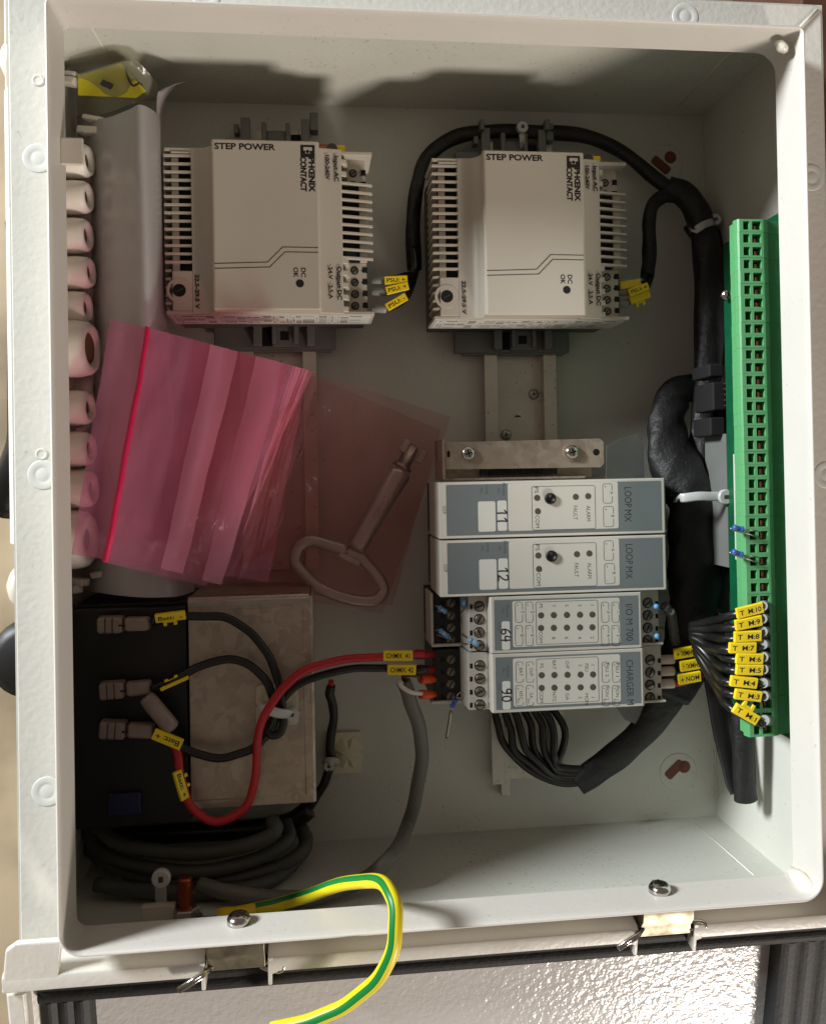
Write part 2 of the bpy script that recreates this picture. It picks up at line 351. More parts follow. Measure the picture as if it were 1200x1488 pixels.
def ribbon(mb, pts, w, z, closed=False, mi=0, h=0.05):    # thin printed line on a flat face
    n = len(pts)
    for i in range(n if closed else n-1):
        a = Vector((*pts[i], 0)); b = Vector((*pts[(i+1) % n], 0)); d = (b-a)
        if d.length < 1e-6: continue
        dn = d.normalized(); e = Vector((-dn.y, dn.x, 0))*w/2
        q = [a-e-dn*w*.3, b-e+dn*w*.3, b+e+dn*w*.3, a+e-dn*w*.3]
        mb.add([(v.x, v.y, z+h) for v in q], [(0, 1, 2, 3)], mi=mi)

# ---------------------------------------------------------------- surroundings
W_, H_, D_, L_, FW = 300.0, 351.5, 104.0, 18.0, 17.4
fl = MB().box(-900, -900, -6, 1200, 1300, -2).build('floor', 'floor'); fl['kind'] = 'structure'
tag(MB().box(318, -260, -1.9, 560, 86, 62).build('brown_board', 'brown', bevel=1), 'dark brown board beyond the upper right corner of the enclosure', 'board')
t = thing('cardboard_box', 'tan cardboard box beside the right wall of the enclosure', 'box', (400, 170, -1.9))
MB().box(320, 88.5, -1.9, 520, 210, 60).build('carton', 'tan', t, bevel=.8)
MB().box(320.5, 86.6, 60.2, 520, 88.2, 60.8).build('tape_edge', 'black', t)
MB().box(321, 128, 60.15, 340, 130, 60.4).build('printed_line', 'ink', t)
MB().tube([(-26, 60, 2), (-20, 90, 14), (-21, 130, 22), (-24, 160, 12), (-40, 190, 3)], 9, 12, wob=.1).build('strap', 'wire_black')
tag(bpy.data.objects['strap'], 'black strap lying on the floor left of the enclosure', 'strap')
MB().lathe((-26, 258, -1.9), (0, 0, 1), [(0, 16), (6, 18), (12, 17), (14, 12), (14.2, 0.5)], 28).build('cable_reel', 'black')
tag(bpy.data.objects['cable_reel'], 'round black object on the floor beside the lower left edge of the enclosure', 'reel')

# ---------------------------------------------------------------- enclosure
enc = thing('enclosure', 'open light grey steel wall enclosure lying on its back with electronics inside', 'enclosure', (150, 175, 0))
MB().box(0, 0, -1.6, W_, H_, 0).build('back_panel', 'paint_in', enc)
for nm, b in (('side_panel', (-1.5, -1.5, -1.6, 0, H_+1.5, D_)), ('side_panel', (W_, -1.5, -1.6, W_+1.5, H_+1.5, D_)), ('side_panel', (0, -1.5, -1.6, W_, 0, D_)), ('side_panel', (0, H_, -1.6, W_, H_+1.5, D_))):
    MB().box(*b).build(nm, 'paint_in', enc)
# front flange, mitred at the corners
def ringpts(x0, y0, x1, y1, rad, n=8):
    pts = []
    for (cx, cy, sx_, sy_, r, a0) in ((x0, y0, 1, 1, rad[0], 180), (x1, y0, -1, 1, rad[1], 270), (x1, y1, -1, -1, rad[2], 0), (x0, y1, 1, -1, rad[3], 90)):
        for k in range(n+1):
            a = D2R(a0+90*k/n); pts.append((cx+sx_*r+r*math.cos(a), cy+sy_*r+r*math.sin(a)))
    return pts
lx0, ly0, lx1, ly1 = FW, FW, W_-FW, H_-FW
def loft(rings, mb=None, closed=True, smooth=True):
    mb = mb or MB(); n = len(rings[0]); vs = [p for r in rings for p in r]
    fs = [(i*n+k, i*n+(k+1) % n, (i+1)*n+(k+1) % n, (i+1)*n+k) for i in range(len(rings)-1) for k in range(n)]
    return mb.add(vs, fs, smooth)
out = ringpts(-1.5, -1.5, W_+1.5, H_+1.5, (1.2, 1.2, 1.2, 1.2)); inn = ringpts(lx0-.4, ly0-.4, lx1+.4, ly1+.4, (2.5, 7, 5, 3))
fz = lambda pts, z: [(p[0], p[1], z) for p in pts]
loft([fz(inn, D_-1.4), fz(inn, D_), fz(ringpts(-.6, -.6, W_+.6, H_+.6, (1.2,)*4), D_+.25), fz(out, D_-.6), fz(out, D_-2.5), fz(inn, D_-1.4)], smooth=False).build('front_flange', 'paint', enc)
rin0 = (3, 8.5, 5, 4); rin1 = (2, 1.6, 7, 7); th = 1.3
def lipring(o, z, t, rz=0):
    rad = [max(.3, a+(b-a)*t+o*1.0) for a, b in zip(rin0, rin1)]
    return fz(ringpts(lx0-o, ly0-o, lx1+o, ly1+o, rad), z)
rings = [lipring(0, D_-1.4+(L_+.2)*k/6, k/6) for k in range(7)]+[lipring(.25, D_+L_-.3, 1), lipring(th*.5, D_+L_, 1), lipring(th-.2, D_+L_-.4, 1), lipring(th, D_+L_-1, 1), lipring(th, D_-.2, 1)]
loft(rings).build('rim_lip', 'lip', enc)
# sealant beads in the rim corners, weld seams
MB().lathe((lx1-4.6, ly0+3.8, D_+12), (-.7, .7, -.3), [(-1.5, .4), (-1, 2.2), (0, 3), (1.2, 2.6), (2.2, .5)], 12).build('sealant_bead', 'bead', enc)
MB().lathe((lx1-2.6, ly1-2.6, D_+8), (.2, .2, 1), [(-6, .3), (-5, 2.0), (0, 3.0), (5, 2.6), (8, 1.2), (8.6, .2)], 14).build('sealant_bead', 'bead', enc)
MB().tube([(lx1+2.5, ly0-2.5, D_+.4), (W_-.5, .5, D_+.3)], .7, 8).build('weld_seam', 'bead', enc)
for a, b in (((985, 155, 0), (1060, 76, 0)), ((128, 32, 0), (176, 112, 0))):
    MB().tube([PY(a[0], a[1], .1), PY(b[0], b[1], .1)], .22, 6).build('weld_seam', 'bead', enc)
MB().tube([PY(1009, 1196, H_-.1), PY(1095, 1272, H_-.1)], .25, 6).build('weld_seam', 'bead', enc)
MB().box(299.2, 2, 0, 300, 345, 1.2).build('weld_seam', 'paint_in', enc, bevel=.3)
# hole plugs on the flange
pm = MB().lathe((0, 0, 0), (0, 0, 1), [(0, 5.3), (.16, 5.15), (.22, 4.9), (.22, 3.0), (.14, 2.8), (.14, 2.2), (.2, 2.0), (.24, .3)], 28)
pl = pm.build('hole_plug', 'plug', None, origin=(0, 0, 0)); pl.parent = enc; c0 = P(56, 230, 104); pl.location = V3(c0[0], c0[1], 104.1)-V3(*enc['_o']); pl['_o'] = list(c0)
for q in ((63, 690), (69, 1150), (1178, 258), (1200, 690), (995, 24), (300, -8)):
    c = P(q[0], q[1], 104); inst(pl, c[0], c[1], 104.1)
for q in ((56, 117), (61, 660)):
    c = P(q[0], q[1], 104); MB().lathe((c[0], c[1], 104.1), (0, 0, 1), [(0, 2.2), (.25, 2.0), (.25, 1.5), (.1, 1.3), (.3, .3)], 18).build('pressed_dimple', 'paint', enc)
# plugs over the wall fixing holes, seen through the back
for (q, ang) in (((965, 236), 40), ((985, 1122), -42)):
    c = P(q[0], q[1], 0); mb = MB(); a = D2R(ang); s_ = 1 if ang > 0 else -1
    mb.lathe((c[0]+4*math.cos(a-1.4*s_), c[1]+4*math.sin(a-1.4*s_)*s_, .15), (0, 0, 1), [(0, 3.1), (.3, 2.9)], 22)
    p2 = [(c[0]-2+u*math.cos(a)-v*math.sin(a)*1, c[1]+1.5*s_+u*math.sin(a)+v*math.cos(a)) for u, v in rrect(-5.4, -2.3, 5.4, 2.3, 1.4, 4)]
    mb.prism(p2, .15, .45); mb.build('fixing_hole_plug', 'rust', enc)
    MB().lathe((c[0], c[1], 0), (0, 0, 1), [(.02, 9.6), (.1, 9.4), (.12, 9.0)], 36).build('pressed_ring', 'paint_in', enc)
# rim screws (bottom lip) with pan heads and cross recess
def pan_screw(parent, c, d, r, h, name='screw', m='chrome'):
    o = MB().lathe(c, d, [(0, r), (h*.45, r), (h*.8, r*.82), (h, r*.45), (h*1.02, .05)], 22).build(name, m, parent)
    d = Vector(d).normalized(); up = Vector((0, 0, 1)) if abs(d.z) < .9 else Vector((.3, 1, 0)); e = d.cross(up).normalized(); c2 = Vector(c)+d*h*.98
    mb = MB(); mb.obox(c2, e, r*1.0, r*.2, h*.12, up=d); mb.obox(c2+d*.01, e.cross(d), r*1.0, r*.2, h*.12, up=d)
    r_ = mb.build('cross_recess', 'black', o, origin=tuple(o['_o'])); return o
for q in ((347, 1340), (958, 1295)):
    c = PY(q[0], q[1], ly1-.2); pan_screw(enc, (c[0], ly1-.1, c[2]), (0.0, -1, .12), 4.1, 3.4)
# hinge brackets
for q0, q1 in (((302, 1398), (386, 1392)), ((928, 1340), (1002, 1335))):
    a = P(*q0, 113); b2 = P(*q1, 113); y0 = ly1+1.4
    prof = [(y0, 106), (y0, 116.5), (y0+1, 117.4), (y0+5, 117), (y0+8.6, 114), (y0+12, 113.4), (y0+13, 111.5), (y0+12.4, 108.5), (y0+9, 107)]
    MB().prism(prof, a[0], b2[0], axes='yzx').build('hinge_bracket', 'brass', enc, bevel=.35)

# ---------------------------------------------------------------- door, opened flat beyond the lower edge
door = thing('enclosure_door', 'open enclosure door with black foam gasket and glossy textured inner panel', 'door', (150, 350, 98))
door.rotation_euler.x = D2R(12)
X0, X1, Y0, Y1 = -4.0, 306.0, 339.8, 690.0
MB().box(X0+1, Y0+1.2, 97.4, X1-1, Y1, 99).build('door_panel', 'door', door)
sh = MB()
hg = [(P(302, 1398, 113)[0], P(386, 1392, 113)[0]), (P(928, 1340, 113)[0], P(1002, 1335, 113)[0])]
xs = [X0]
for a, b2 in hg: xs += [a-.8, b2+.8]
xs += [X1]
tops = [(Y0, 99), (Y0, 111.6), (Y0+.9, 113), (Y0+2.3, 113.4), (Y0+6.2, 113.2), (Y0+6.9, 112), (Y0+6.2, 111.6), (Y0+1.6, 111.4), (Y0+1.6, 99)]
for k in range(0, len(xs)-1, 2):
    sh.prism(tops, xs[k], xs[k+1], axes='yzx')
for a, b2 in hg:
    for xx in (a-.8, b2+.8):
        s_ = -1 if xx < (a+b2)/2 else 1
        sh.prism([(xx, Y0+.6), (xx+s_*1.6, Y0+.6), (xx+s_*3.5, Y0+6.5), (xx+s_*1.4, Y0+7.2), (xx+s_*1.4, Y0+11.5), (xx, Y0+11.5)], 104, 113.3)
sh.build('folded_edge', 'paint', door, bevel=.35)
MB().prism([(X0, 97.6), (X0, 110), (X0+.8, 111.2), (X0+5.6, 111.2), (X0+6.6, 110.4), (X0+6.6, 106), (X0+9, 105), (X0+9, 97.6)], Y0+9, Y1, axes='xzy').build('folded_edge', 'paint', door, bevel=.3)
MB().prism([(X0-.5, Y0+6.8), (X0+2.0, Y0-9.5), (X0+5.5, Y0-12), (lx0-1, Y0-12), (lx0-3, Y0+.5), (X0+20, Y0+6.5)], 110.6, 113.2).build('folded_corner', 'paint', door, bevel=.8)
MB().prism([(X1, 97.6), (X1, 111), (X1-6, 111.2), (X1-6, 97.6)], Y0+9, Y1, axes='xzy').build('folded_edge', 'paint', door, bevel=.3)
def gasket(x0, y0, x1, y1, m='rubber', along='x', ridges=3):
    mb = MB(); nn = ridges*6
    if along == 'x':
        pr = [(y0, 99)]+[(y0+(y1-y0)*k/nn, 107.6+.9*abs(math.sin(math.pi*k/6))) for k in range(nn+1)]+[(y1, 99)]
        mb.prism(pr, x0, x1, axes='yzx')
    else:
        pr = [(x0, 99)]+[(x0+(x1-x0)*k/nn, 106.6+1.2*abs(math.sin(math.pi*k/6))) for k in range(nn+1)]+[(x1, 99)]
        mb.prism(pr, y0, y1, axes='xzy')
    return mb.build('gasket_strip', m, door)
gl = P(128, 1460, 107)[0]; gr = P(1140, 1400, 107)[0]; gy = P(300, 1434, 107)[1]
gasket(X0+9.2, Y0+7.1, X1-6.2, gy, along='x', ridges=2)
gasket(X0+9.6, gy+.2, gl, Y1, 'rubber2', 'y', 3)
gasket(gr, gy+.2, X1-6.4, Y1, 'rubber2', 'y', 3)
# split pins through the hinges
for q, s_ in (((258, 1420), 1), ((895, 1358), .8)):
    a = P(q[0], q[1], 117); b2 = P(q[0]+32*s_, q[1]-20*s_, 115)
    mb = MB(); mb.tube([a, b2, (b2[0]+4, b2[1]-.8, 112)], .75, 8, smooth_path=False); mb.tube([(a[0]+.6, a[1]+.9, a[2]), (b2[0]+.6, b2[1]+.9, b2[2]), (b2[0]+4, b2[1], 112)], .7, 8, smooth_path=False)
    e = P(q[0]+146*s_ if s_ == 1 else q[0]+118, q[1]-30 if s_ == 1 else q[1]-28, 112)
    mb.tube([(e[0]-6, e[1]-.8, 111), (e[0]-2, e[1]-2, 112), (e[0]+1.2, e[1]-1.6, 112.4), (e[0]+2, e[1], 112.6), (e[0]+.5, e[1]+1.6, 112.4), (e[0]-3, e[1]+1, 112), (e[0]-6, e[1]+.2, 111)], .8, 8)
    mb.build('split_pin', 'chrome', door)

# ---------------------------------------------------------------- cable entry plate on the left wall
ge = thing('cable_entry_plate', 'cream rubber cable entry plate with rows of oval grommets in the left wall', 'cable entry plate', (0, 150, 60))
yA = P(10, 145, 88)[1]; yB = P(20, 790, 88)[1]
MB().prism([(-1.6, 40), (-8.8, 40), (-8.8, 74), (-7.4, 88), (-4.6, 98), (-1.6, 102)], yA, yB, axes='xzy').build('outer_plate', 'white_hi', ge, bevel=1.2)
MB().box(-4.4, -1, 30, -1.6, 60, 98).build('outer_flange', 'white', ge, bevel=.6)
for q in (100, 850):
    y = P(5, q, 85)[1]; MB().lathe((-1.6, y, 90), (-1, 0, 0), [(0, 9), (2.5, 8.5), (5, 5.5), (6.5, 2)], 18).build('clip_boss', 'white', ge)
MB().box(0, yA+6, 8, 2.0, yB+10, 92).build('membrane', 'grommet', ge, bevel=.5)
def nipple(y, z, r, L, h=.45, br=.42):
    y += random.uniform(-.5, .5); r *= random.uniform(.93, 1.07); L *= random.uniform(.88, 1.1)
    g = MB().lathe((1.6, y, z), (1, 0, .16), [(0, r), (L*.45, r*.99), (L*.85, r*.92), (L, r*.80), (L+.15, r*.7), (L-.3, r*br), (L-2, r*br*.9)], 22, cap=False)
    o = g.build('grommet', 'grommet', ge)
    MB().lathe((1.6, y, z), (1, 0, .16), [(L-2.2, r*br*.92), (L-2.0, .05)], 18, mi=0, cap=False).build('bore', 'hole', o, origin=tuple(o['_o']))
    return o
for py in (236, 288, 340, 393, 446): c = PX(124, py, 10); nipple(c[1], 44, 7.4, 10, br=.5)
for py in (248, 302, 356, 410, 460): c = PX(140, py, 12); nipple(c[1]+1, 27, 7.4, 9.5, br=.5)
c = PX(125, 500, 10); nipple(c[1]+2, 46, 11.5, 11, br=.62)
for py in (522, 560): c = PX(140, py, 12); nipple(c[1], 27, 7.2, 9)
for py in (590, 651, 712): c = PX(125, py, 10); nipple(c[1], 45, 7.8, 10, br=.5)
for py in (604, 664, 724): c = PX(142, py, 12); nipple(c[1], 27, 7.4, 8.5, br=.5)
c = PX(125, 785, 10); nipple(c[1], 46, 12, 10)
for (a, b2, w_) in (((97, 108), (112, 110), 5), ((97, 118), (110, 120), 9), ((128, 172), (150, 176), 6), ((120, 190), (150, 192), 9), ((100, 842), (122, 846), 9), ((100, 855), (112, 856), 10), ((140, 835), (160, 832), 8)):
    p0 = P(a[0], a[1], 36); p1 = P(b2[0], b2[1], 40)
    MB().obox([(p0[i]+p1[i])/2 for i in range(3)], [p1[i]-p0[i] for i in range(3)], math.dist(p0, p1)+3, w_*.3*1.2, 4.5).build('snap_latch', 'grommet', ge, bevel=.7)
    MB().obox(p1, (1, .1, 0), 3.6, w_*.16, 2.6).build('latch_tooth', 'grommet', ge, bevel=.5)
p0 = P(98, 218, 110); MB().box(17.3, p0[1]-4.8, 108, 25.0, p0[1]+4.8, 109.4).build('cover_tab', 'white', ge, bevel=.6)

# ---------------------------------------------------------------- DIN rails
def rail(cx, y0, y1, label):
    r = thing('din_rail', label, 'mounting rail', (cx, (y0+y1)/2, 0), 'mounting rails on the back wall')
    pr = [(-17.7, 7.6), (-17.7, 6.3), (-12.6, 6.3), (-12.6, .3), (12.6, .3), (12.6, 6.3), (17.7, 6.3), (17.7, 7.6), (11.3, 7.6), (11.3, 1.6), (-11.3, 1.6), (-11.3, 7.6)]
    MB().prism([(cx+a, b) for a, b in pr], y0, y1, axes='xzy').build('rail_profile', 'rail', r, bevel=.3)
    return r
r1 = rail(87, 13, 222, 'steel mounting rail behind the left power supply, running under the pink bag')
r2 = rail(202.5, 13, 327, 'steel mounting rail behind the right power supply and the four stacked modules')
for q in ((775, 573), (735, 632)):
    c = P(q[0], q[1], 1.7); pan_screw(r2, (c[0], c[1], 1.6), (0, 0, 1), 2.6, 1.3, 'rail_screw', 'zinc')
for y in (150, 190): MB().prism(rrect(200.5, y, 203.5, y+.9, .4), 1.6, 1.68).build('stamped_mark', 'ink_soft', r2)
mb = MB(); a0 = P(722, 1060, 0); 
MB().box(189.5, 300, .2, 194, 333.5, 5.5).build('rail_stiffener', 'rail', r2, bevel=.4)

# ---------------------------------------------------------------- power supplies
def make_psu(label):
    t = thing('power_supply', label, 'power supply', (86, 75, 8), 'step shaped power supplies on the rails')
    x0, x1, y0, y1 = 42.6, 130.0, 39.8, 109.6; cx0, cx1 = 63.2, 107.0
    MB().box(x0+2, y0+1.5, 8.5, x1-3, y1-1, 27).build('base', 'clip_dark', t, bevel=.6)
    MB().box(x0+3, y0+1, 27, x1-14, y1-.8, 46.6).build('dark_interior', 'void', t)  # black block, its colour carries the shade behind the fins
    hs = MB()                                             # solid parts of the lower housing
    hs.box(x0+.3, y1-1.6, 26, x1-.5, y1, 49.6); hs.box(x0+.3, y0, 26, x1-.5, y0+1.6, 49.6)
    hs.box(x0+2.5, y0+1.6, 27, x0+3.3, y1-1.6, 45)
    hs.prism([(x0+11.2, 44), (x0+11.2, 50), (cx0-4, 50.2), (cx0-1, 52.4), (cx0+1, 57), (cx0+1, 44)], y0+.05, y1-.05, axes='xzy')
    hs.prism([(cx1-1, 44), (cx1-1, 53.4), (116.4, 51.8), (116.4, 44)], y0+.05, y1-.05, axes='xzy')
    hs.box(x0+3, 91.4, 44, x0+11.2, y1-1.6, 50)
    hs.box(x0+3, y0+1.6, 44, x0+11.2, y0+2.6, 50)
    hs.build('housing', 'psu', t, bevel=.35)
    MB().prism([(cx0, 46), (cx0, 59.3), (cx0+.8, 60), (cx1-.8, 60), (cx1, 59.3), (cx1, 46)], y0-.1, y1-.3, axes='xzy').build('front_cover', 'psu', t, bevel=.55, segs=3)
    MB().box(x0+3.1, y0+2, 44.2, x0+5.9, 91.4, 48.4).build('cooling_rib_rail', 'psu', t)
    # left cooling fins
    pitch = 3.42; f0 = None
    for k in range(14):
        y = y0+3.0+k*pitch
        if f0 is None:
            f0 = MB().box(x0+.2, y, 48.3, x0+11.3, y+.85, 50.1).build('cooling_fin', 'psu', t, origin=(x0, y, 44))
        else: inst(f0, x0, y, 44)
    f0 = None
    for k in range(19):
        y = y0+3.0+k*pitch
        if f0 is None: f0 = MB().prism([(x0+2.6, 27), (x0+.2, 33), (x0, 48.6), (x0+2.6, 49.4)], y, y+.95, axes='xzy').build('side_rib', 'psu', t, origin=(x0, y, 27))
        else: inst(f0, x0, y, 27)
    # voltage adjuster
    c = (48.4, 99.6); MB().lathe((c[0], c[1], 49.9), (0, 0, 1), [(0, 5.3), (.25, 5.1), (.05, 4.6), (.05, 4.0)], 28, cap=False).build('adjuster_ring', 'psu', t)
    MB().cyl((c[0], c[1], 49.95), (0, 0, 1), 2.7, .12, 22).build('adjuster_hole', 'void', t)
    MB().obox((c[0], c[1], 50.12), (1, -.5, 0), 3.4, .5, .1).build('adjuster_slot', 'ink_soft', t)
    # right side: terminal recesses and fins
    for (ya, yb, n, ys0) in ((y0+1.6, 53.4, 2, 47.2), (86.2, y1-1.6, 4, 89.4)):
        MB().box(116.4, ya, 28, x1-3.2, yb, 43.6).build('terminal_recess', 'psu', t)
        for k in range(n):
            yy = ys0+k*5.08; s_ = MB().cyl((121.6, yy, 43.62), (0, 0, 1), 1.75, .2, 18).build('screw_hole', 'void', t)
            MB().lathe((121.6, yy, 43.8), (0, 0, 1), [(0, 1.3), (.12, 1.1)], 14).build('terminal_screw', 'screw', s_, origin=tuple(s_['_o']))
            MB().obox((121.6, yy, 43.98), (1, -.7, 0), 2.3, .4, .1).build('slot', 'void', s_, origin=tuple(s_['_o']))
            MB().box(x1-5.0, yy-1.5, 38, x1-2.9, yy+.9, 43.75).build('wire_port', 'void', t)
        for k in range(n+1):
            yy = ys0-3.6+k*5.08
            if yy < yb-1.5: MB().prism([(116.2, 43), (116.2, 51), (118.4, 50.4), (119.2, 46.5), (119.2, 43)], yy, yy+2.2, axes='xzy').build('terminal_tooth', 'psu', t, bevel=.3)
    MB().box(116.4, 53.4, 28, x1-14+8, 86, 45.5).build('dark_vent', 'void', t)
    MB().box(123.9, 53.6, 43.2, 127.0, 86, 46.8).build('cooling_rib_rail', 'psu', t)
    f0 = None
    for k in range(10):
        y = 53.2+k*3.52
        if f0 is None: f0 = MB().prism([(116.2, 48.6), (116.2, 51.4), (x1-.6, 48.2), (x1-.4, 46.2)], y, y+.95, axes='xzy').build('cooling_fin', 'psu', t, origin=(116, y, 42), bevel=.15)
        else: inst(f0, 116, y, 42)
    # rating label on the lower side
    MB().box(x0+1.5, y1, 28, x1-2, y1+.12, 48).build('rating_label', 'white_label', t)
    mb = MB(); rnd = random.Random(3); x = x0+3
    while x < x1-6:
        w_ = rnd.choice((.5, .8, 2.2, 3.4, 5)); 
        for z in (31, 34, 37, 40, 43, 45.4):
            if rnd.random() < .62: mb.box(x, y1+.12, z, x+w_, y1+.16, z+rnd.choice((.5, .8, 1.3)))
        x += w_+.7
    mb.build('rating_print', 'ink_soft', t)
    # printing
    z = 60.05; tp = MB()
    a = P(312, 212, 60); put_text(tp, 'STEP POWER', (P(356, 213, 60))[0], P(356, 213, 60)[1], z, 2.45, 0, .032, width=24.6)
    put_text(tp, 'PHŒNIX', P(453, 244, 60)[0], P(453, 254, 60)[1], z, 2.3, 90, .05, width=14.4)
    put_text(tp, 'CONTACT', P(441, 250, 60)[0], P(441, 253, 60)[1], z, 2.3, 90, .05, width=14.4)
    lx, ly = P(447, 220, 60)[0], P(447, 220, 60)[1]
    tp.box(lx-2.9, ly-2.6, z, lx+2.9, ly+2.4, z+.04)
    put_text(tp, 'DC', P(441, 396, 60)[0], P(441, 396, 60)[1], z, 1.9, 90, .025); put_text(tp, 'OK', P(430, 396, 60)[0], P(430, 396, 60)[1], z, 1.9, 90, .025)
    c = P(436, 412, 60); tp.cyl((c[0], c[1], z), (0, 0, 1), 1.65, .05, 20)
    for dy in (0, 2.0):
        q = [P(312, 383, 60), P(389, 381, 60), P(411, 359, 60), P(462, 360, 60)]
        off = [(0, 0), (0.9, 0), (0.9, 0), (0, 0)]
        ribbon(tp, [(p[0]+(o_[0] if dy else 0), p[1]+dy) for p, o_ in zip(q, off)], .26, z)
    zs = 52.7
    put_text(tp, 'Input AC', 113.9, P(490, 246, 52)[1], 52.75, 1.85, 90, .035, width=11.0); put_text(tp, '100-240V', 110.5, P(478, 245, 52)[1], 53.35, 1.7, 90, .035, width=10.4)
    put_text(tp, 'Output DC', 114.4, P(492, 412, 52)[1], 52.7, 1.85, 90, .035, width=14.2); put_text(tp, '24 V   2.5 A', 111.0, P(482, 412, 52)[1], 53.3, 1.7, 90, .035, width=13.6)
    put_text(tp, '22.5-29.5 V', P(288, 422, 50)[0]-.3, P(289, 424, 50)[1], 50.4, 1.6, 90, .035, width=14.4)
    for k, s_ in enumerate('++--'): put_text(tp, s_, 124.9, 89.4+k*5.08, 43.66, 1.6, 90, .02)
    put_text(tp, 'L/+', 124.8, 47.4, 43.66, 1.3, 90, .01); put_text(tp, 'N/-', 124.8, 52.0, 43.66, 1.3, 90, .01)
    tp.build('lettering', 'ink', t)
    em = MB(); em.prism([(lx-1.7, ly-1.7), (lx+1.9, ly-1.7), (lx+1.9, ly-.3), (lx+.9, ly-.3), (lx+.9, ly+.9), (lx-.9, ly+.9), (lx-.9, ly-.3), (lx-1.7, ly-.3)], z+.04, z+.06)
    e2 = em.build('emblem', 'psu', t); MB().lathe((lx, ly+.1, z+.06), (0, 0, 1), [(0, .75), (.03, .7)], 14).build('emblem_dot', 'ink', e2, origin=tuple(e2['_o']))
    # yellow and orange trimmer showing over the top edge
    a = P(468, 207, 48)
    MB().box(107.4, y0-2.6, 34, 110.6, y0, 48.5).build('ident_tag', 'ferr_orange', t); MB().box(112.5, y0-2.9, 34, 118.2, y0, 48.2).build('ident_tag', 'yellow', t)
    MB().lathe((112.6, y0-1.4, 48.2), (0, 0, 1), [(0, 2.4), (.4, 2.3)], 18).build('tag_knob', 'clip_dark', t)
    # rail foot, top and bottom
    for (ya, yb, sgn, nm) in ((104, 119.5, 1, 'rail_foot'), (12, 44, -1, 'rail_foot')):
        mb = MB()
        if sgn > 0:
            mb.box(58, 106, 5, 114, 118.4, 9.5); mb.box(76, 106, 9.5, 80, 117.4, 15); mb.box(84.5, 106, 9.5, 97, 117.6, 12); mb.box(84.5, 106, 12, 86.5, 116.4, 15); mb.box(94.5, 106, 12, 96.5, 116.4, 15)
            mb.box(100.5, 106, 9.5, 104.2, 117.4, 15); mb.box(62, 117.4, 4, 112, 119.4, 8.2)
            h = MB().box(88.4, 110.6, 12.05, 92.4, 114.6, 12.15); h2 = MB().box(80, 107, 9.55, 84.4, 117, 9.65)
        else:
            mb.box(60, 22, 5, 112, 42, 9.5); mb.box(72, 12, 9.5, 76.2, 42, 14); mb.box(81.4, 14, 9.5, 83.6, 42, 14); mb.box(83.6, 17, 9.5, 92.4, 42, 11.5); mb.box(92.4, 14, 9.5, 94.4, 42, 14); mb.box(99.5, 12, 9.5, 103.4, 42, 14)
            mb.box(68.6, 14.5, 6, 71, 19, 12); mb.box(103.6, 8.5, 6, 107.4, 17, 13)
            h = MB().box(85.6, 22, 11.55, 90, 30, 11.65); h2 = MB().box(94.6, 18, 9.55, 99.3, 36, 9.7)
        o = mb.build(nm, 'clip', t, bevel=.5); h.build('square_hole', 'void', o, origin=tuple(o['_o'])); h2.build('slot', 'void', o, origin=tuple(o['_o']))
    return t
psu = make_psu('left grey power supply with vent fins, standing left beside the pale shielding bag')
def copy_thing(t, off, label):
    c = t.copy(); COL.objects.link(c); c['label'] = label; c.location = t.location+Vector((off[0]*S, -off[1]*S, off[2]*S)); c['_o'] = [t['_o'][i]+off[i] for i in range(3)]
    for ch in t.children:
        d = ch.copy(); COL.objects.link(d); d.parent = c
        for g in ch.children:
            e = g.copy(); COL.objects.link(e); e.parent = d
    return c
psu2 = copy_thing(psu, (112.3, 2.0, 0), 'right grey power supply framed by the black cable loop above the modules')

# ---------------------------------------------------------------- stacked modules on the right rail
FZ = 60.0
def F(px, py, z=FZ): p = P(px, py, z); return (p[0], p[1])
def slotted(parent, x, y, z, r, ang, proto=[]):
    if not proto:
        o = MB().lathe((0, 0, 0), (0, 0, 1), [(-1.5, r), (0, r), (.25, r*.9), (.3, .1)], 20).build('terminal_screw', 'screw', parent, origin=(0, 0, 0))
        MB().obox((0, 0, .33), (1, 0, 0), r*1.75, r*.28, .1).build('slot', 'void', o, origin=(0, 0, 0))
        o.location = V3(x, y, z)-V3(*parent['_o']); o['_o'] = [x, y, z]; o.rotation_euler.z = ang; proto.append(o); return o
    return inst(proto[0], x, y, z, ang, parent=parent)
def well(parent, x, y, z, r):
    MB().lathe((x, y, z), (0, 0, 1), [(0.02, r*1.22), (.1, r*1.2)], 22).build('screw_well', 'void', parent)
def stroke_digits(mb, digits, x, y, z, h, w=.55):
    G = {'1': [[(.1, .72), (.42, 1), (.4, .5), (.42, 0)]], '2': [[(.02, .8), (.15, .98), (.42, .98), (.52, .76), (.38, .45), (.02, .03), (.3, .05), (.62, 0)]],
         '6': [[(.5, 1), (.18, .75), (.02, .35), (.12, .05), (.4, 0), (.56, .2), (.44, .44), (.1, .4)]], '4': [[(.12, 1), (.02, .42), (.6, .45)], [(.45, .95), (.42, -.1)]],
         '9': [[(.5, .72), (.3, .5), (.06, .6), (.06, .88), (.3, 1), (.5, .88), (.5, .5), (.42, .1), (.2, -.02)]], '0': [[(.28, 1), (.04, .75), (.05, .2), (.3, 0), (.54, .25), (.52, .8), (.28, 1)]]}
    for k, d in enumerate(digits):
        for st in G[d]:
            pts = [(x+(v-.5)*h, y+(u-.3)*h*.95+(k-.5)*h*.78, z) for u, v in st]
            mb.tube(pts, w*.5, 6, sub=4, flat=.15)
def hole(parent, name, pts, z, m='void'): return MB().prism(pts, z, z+.06).build(name, m, parent)
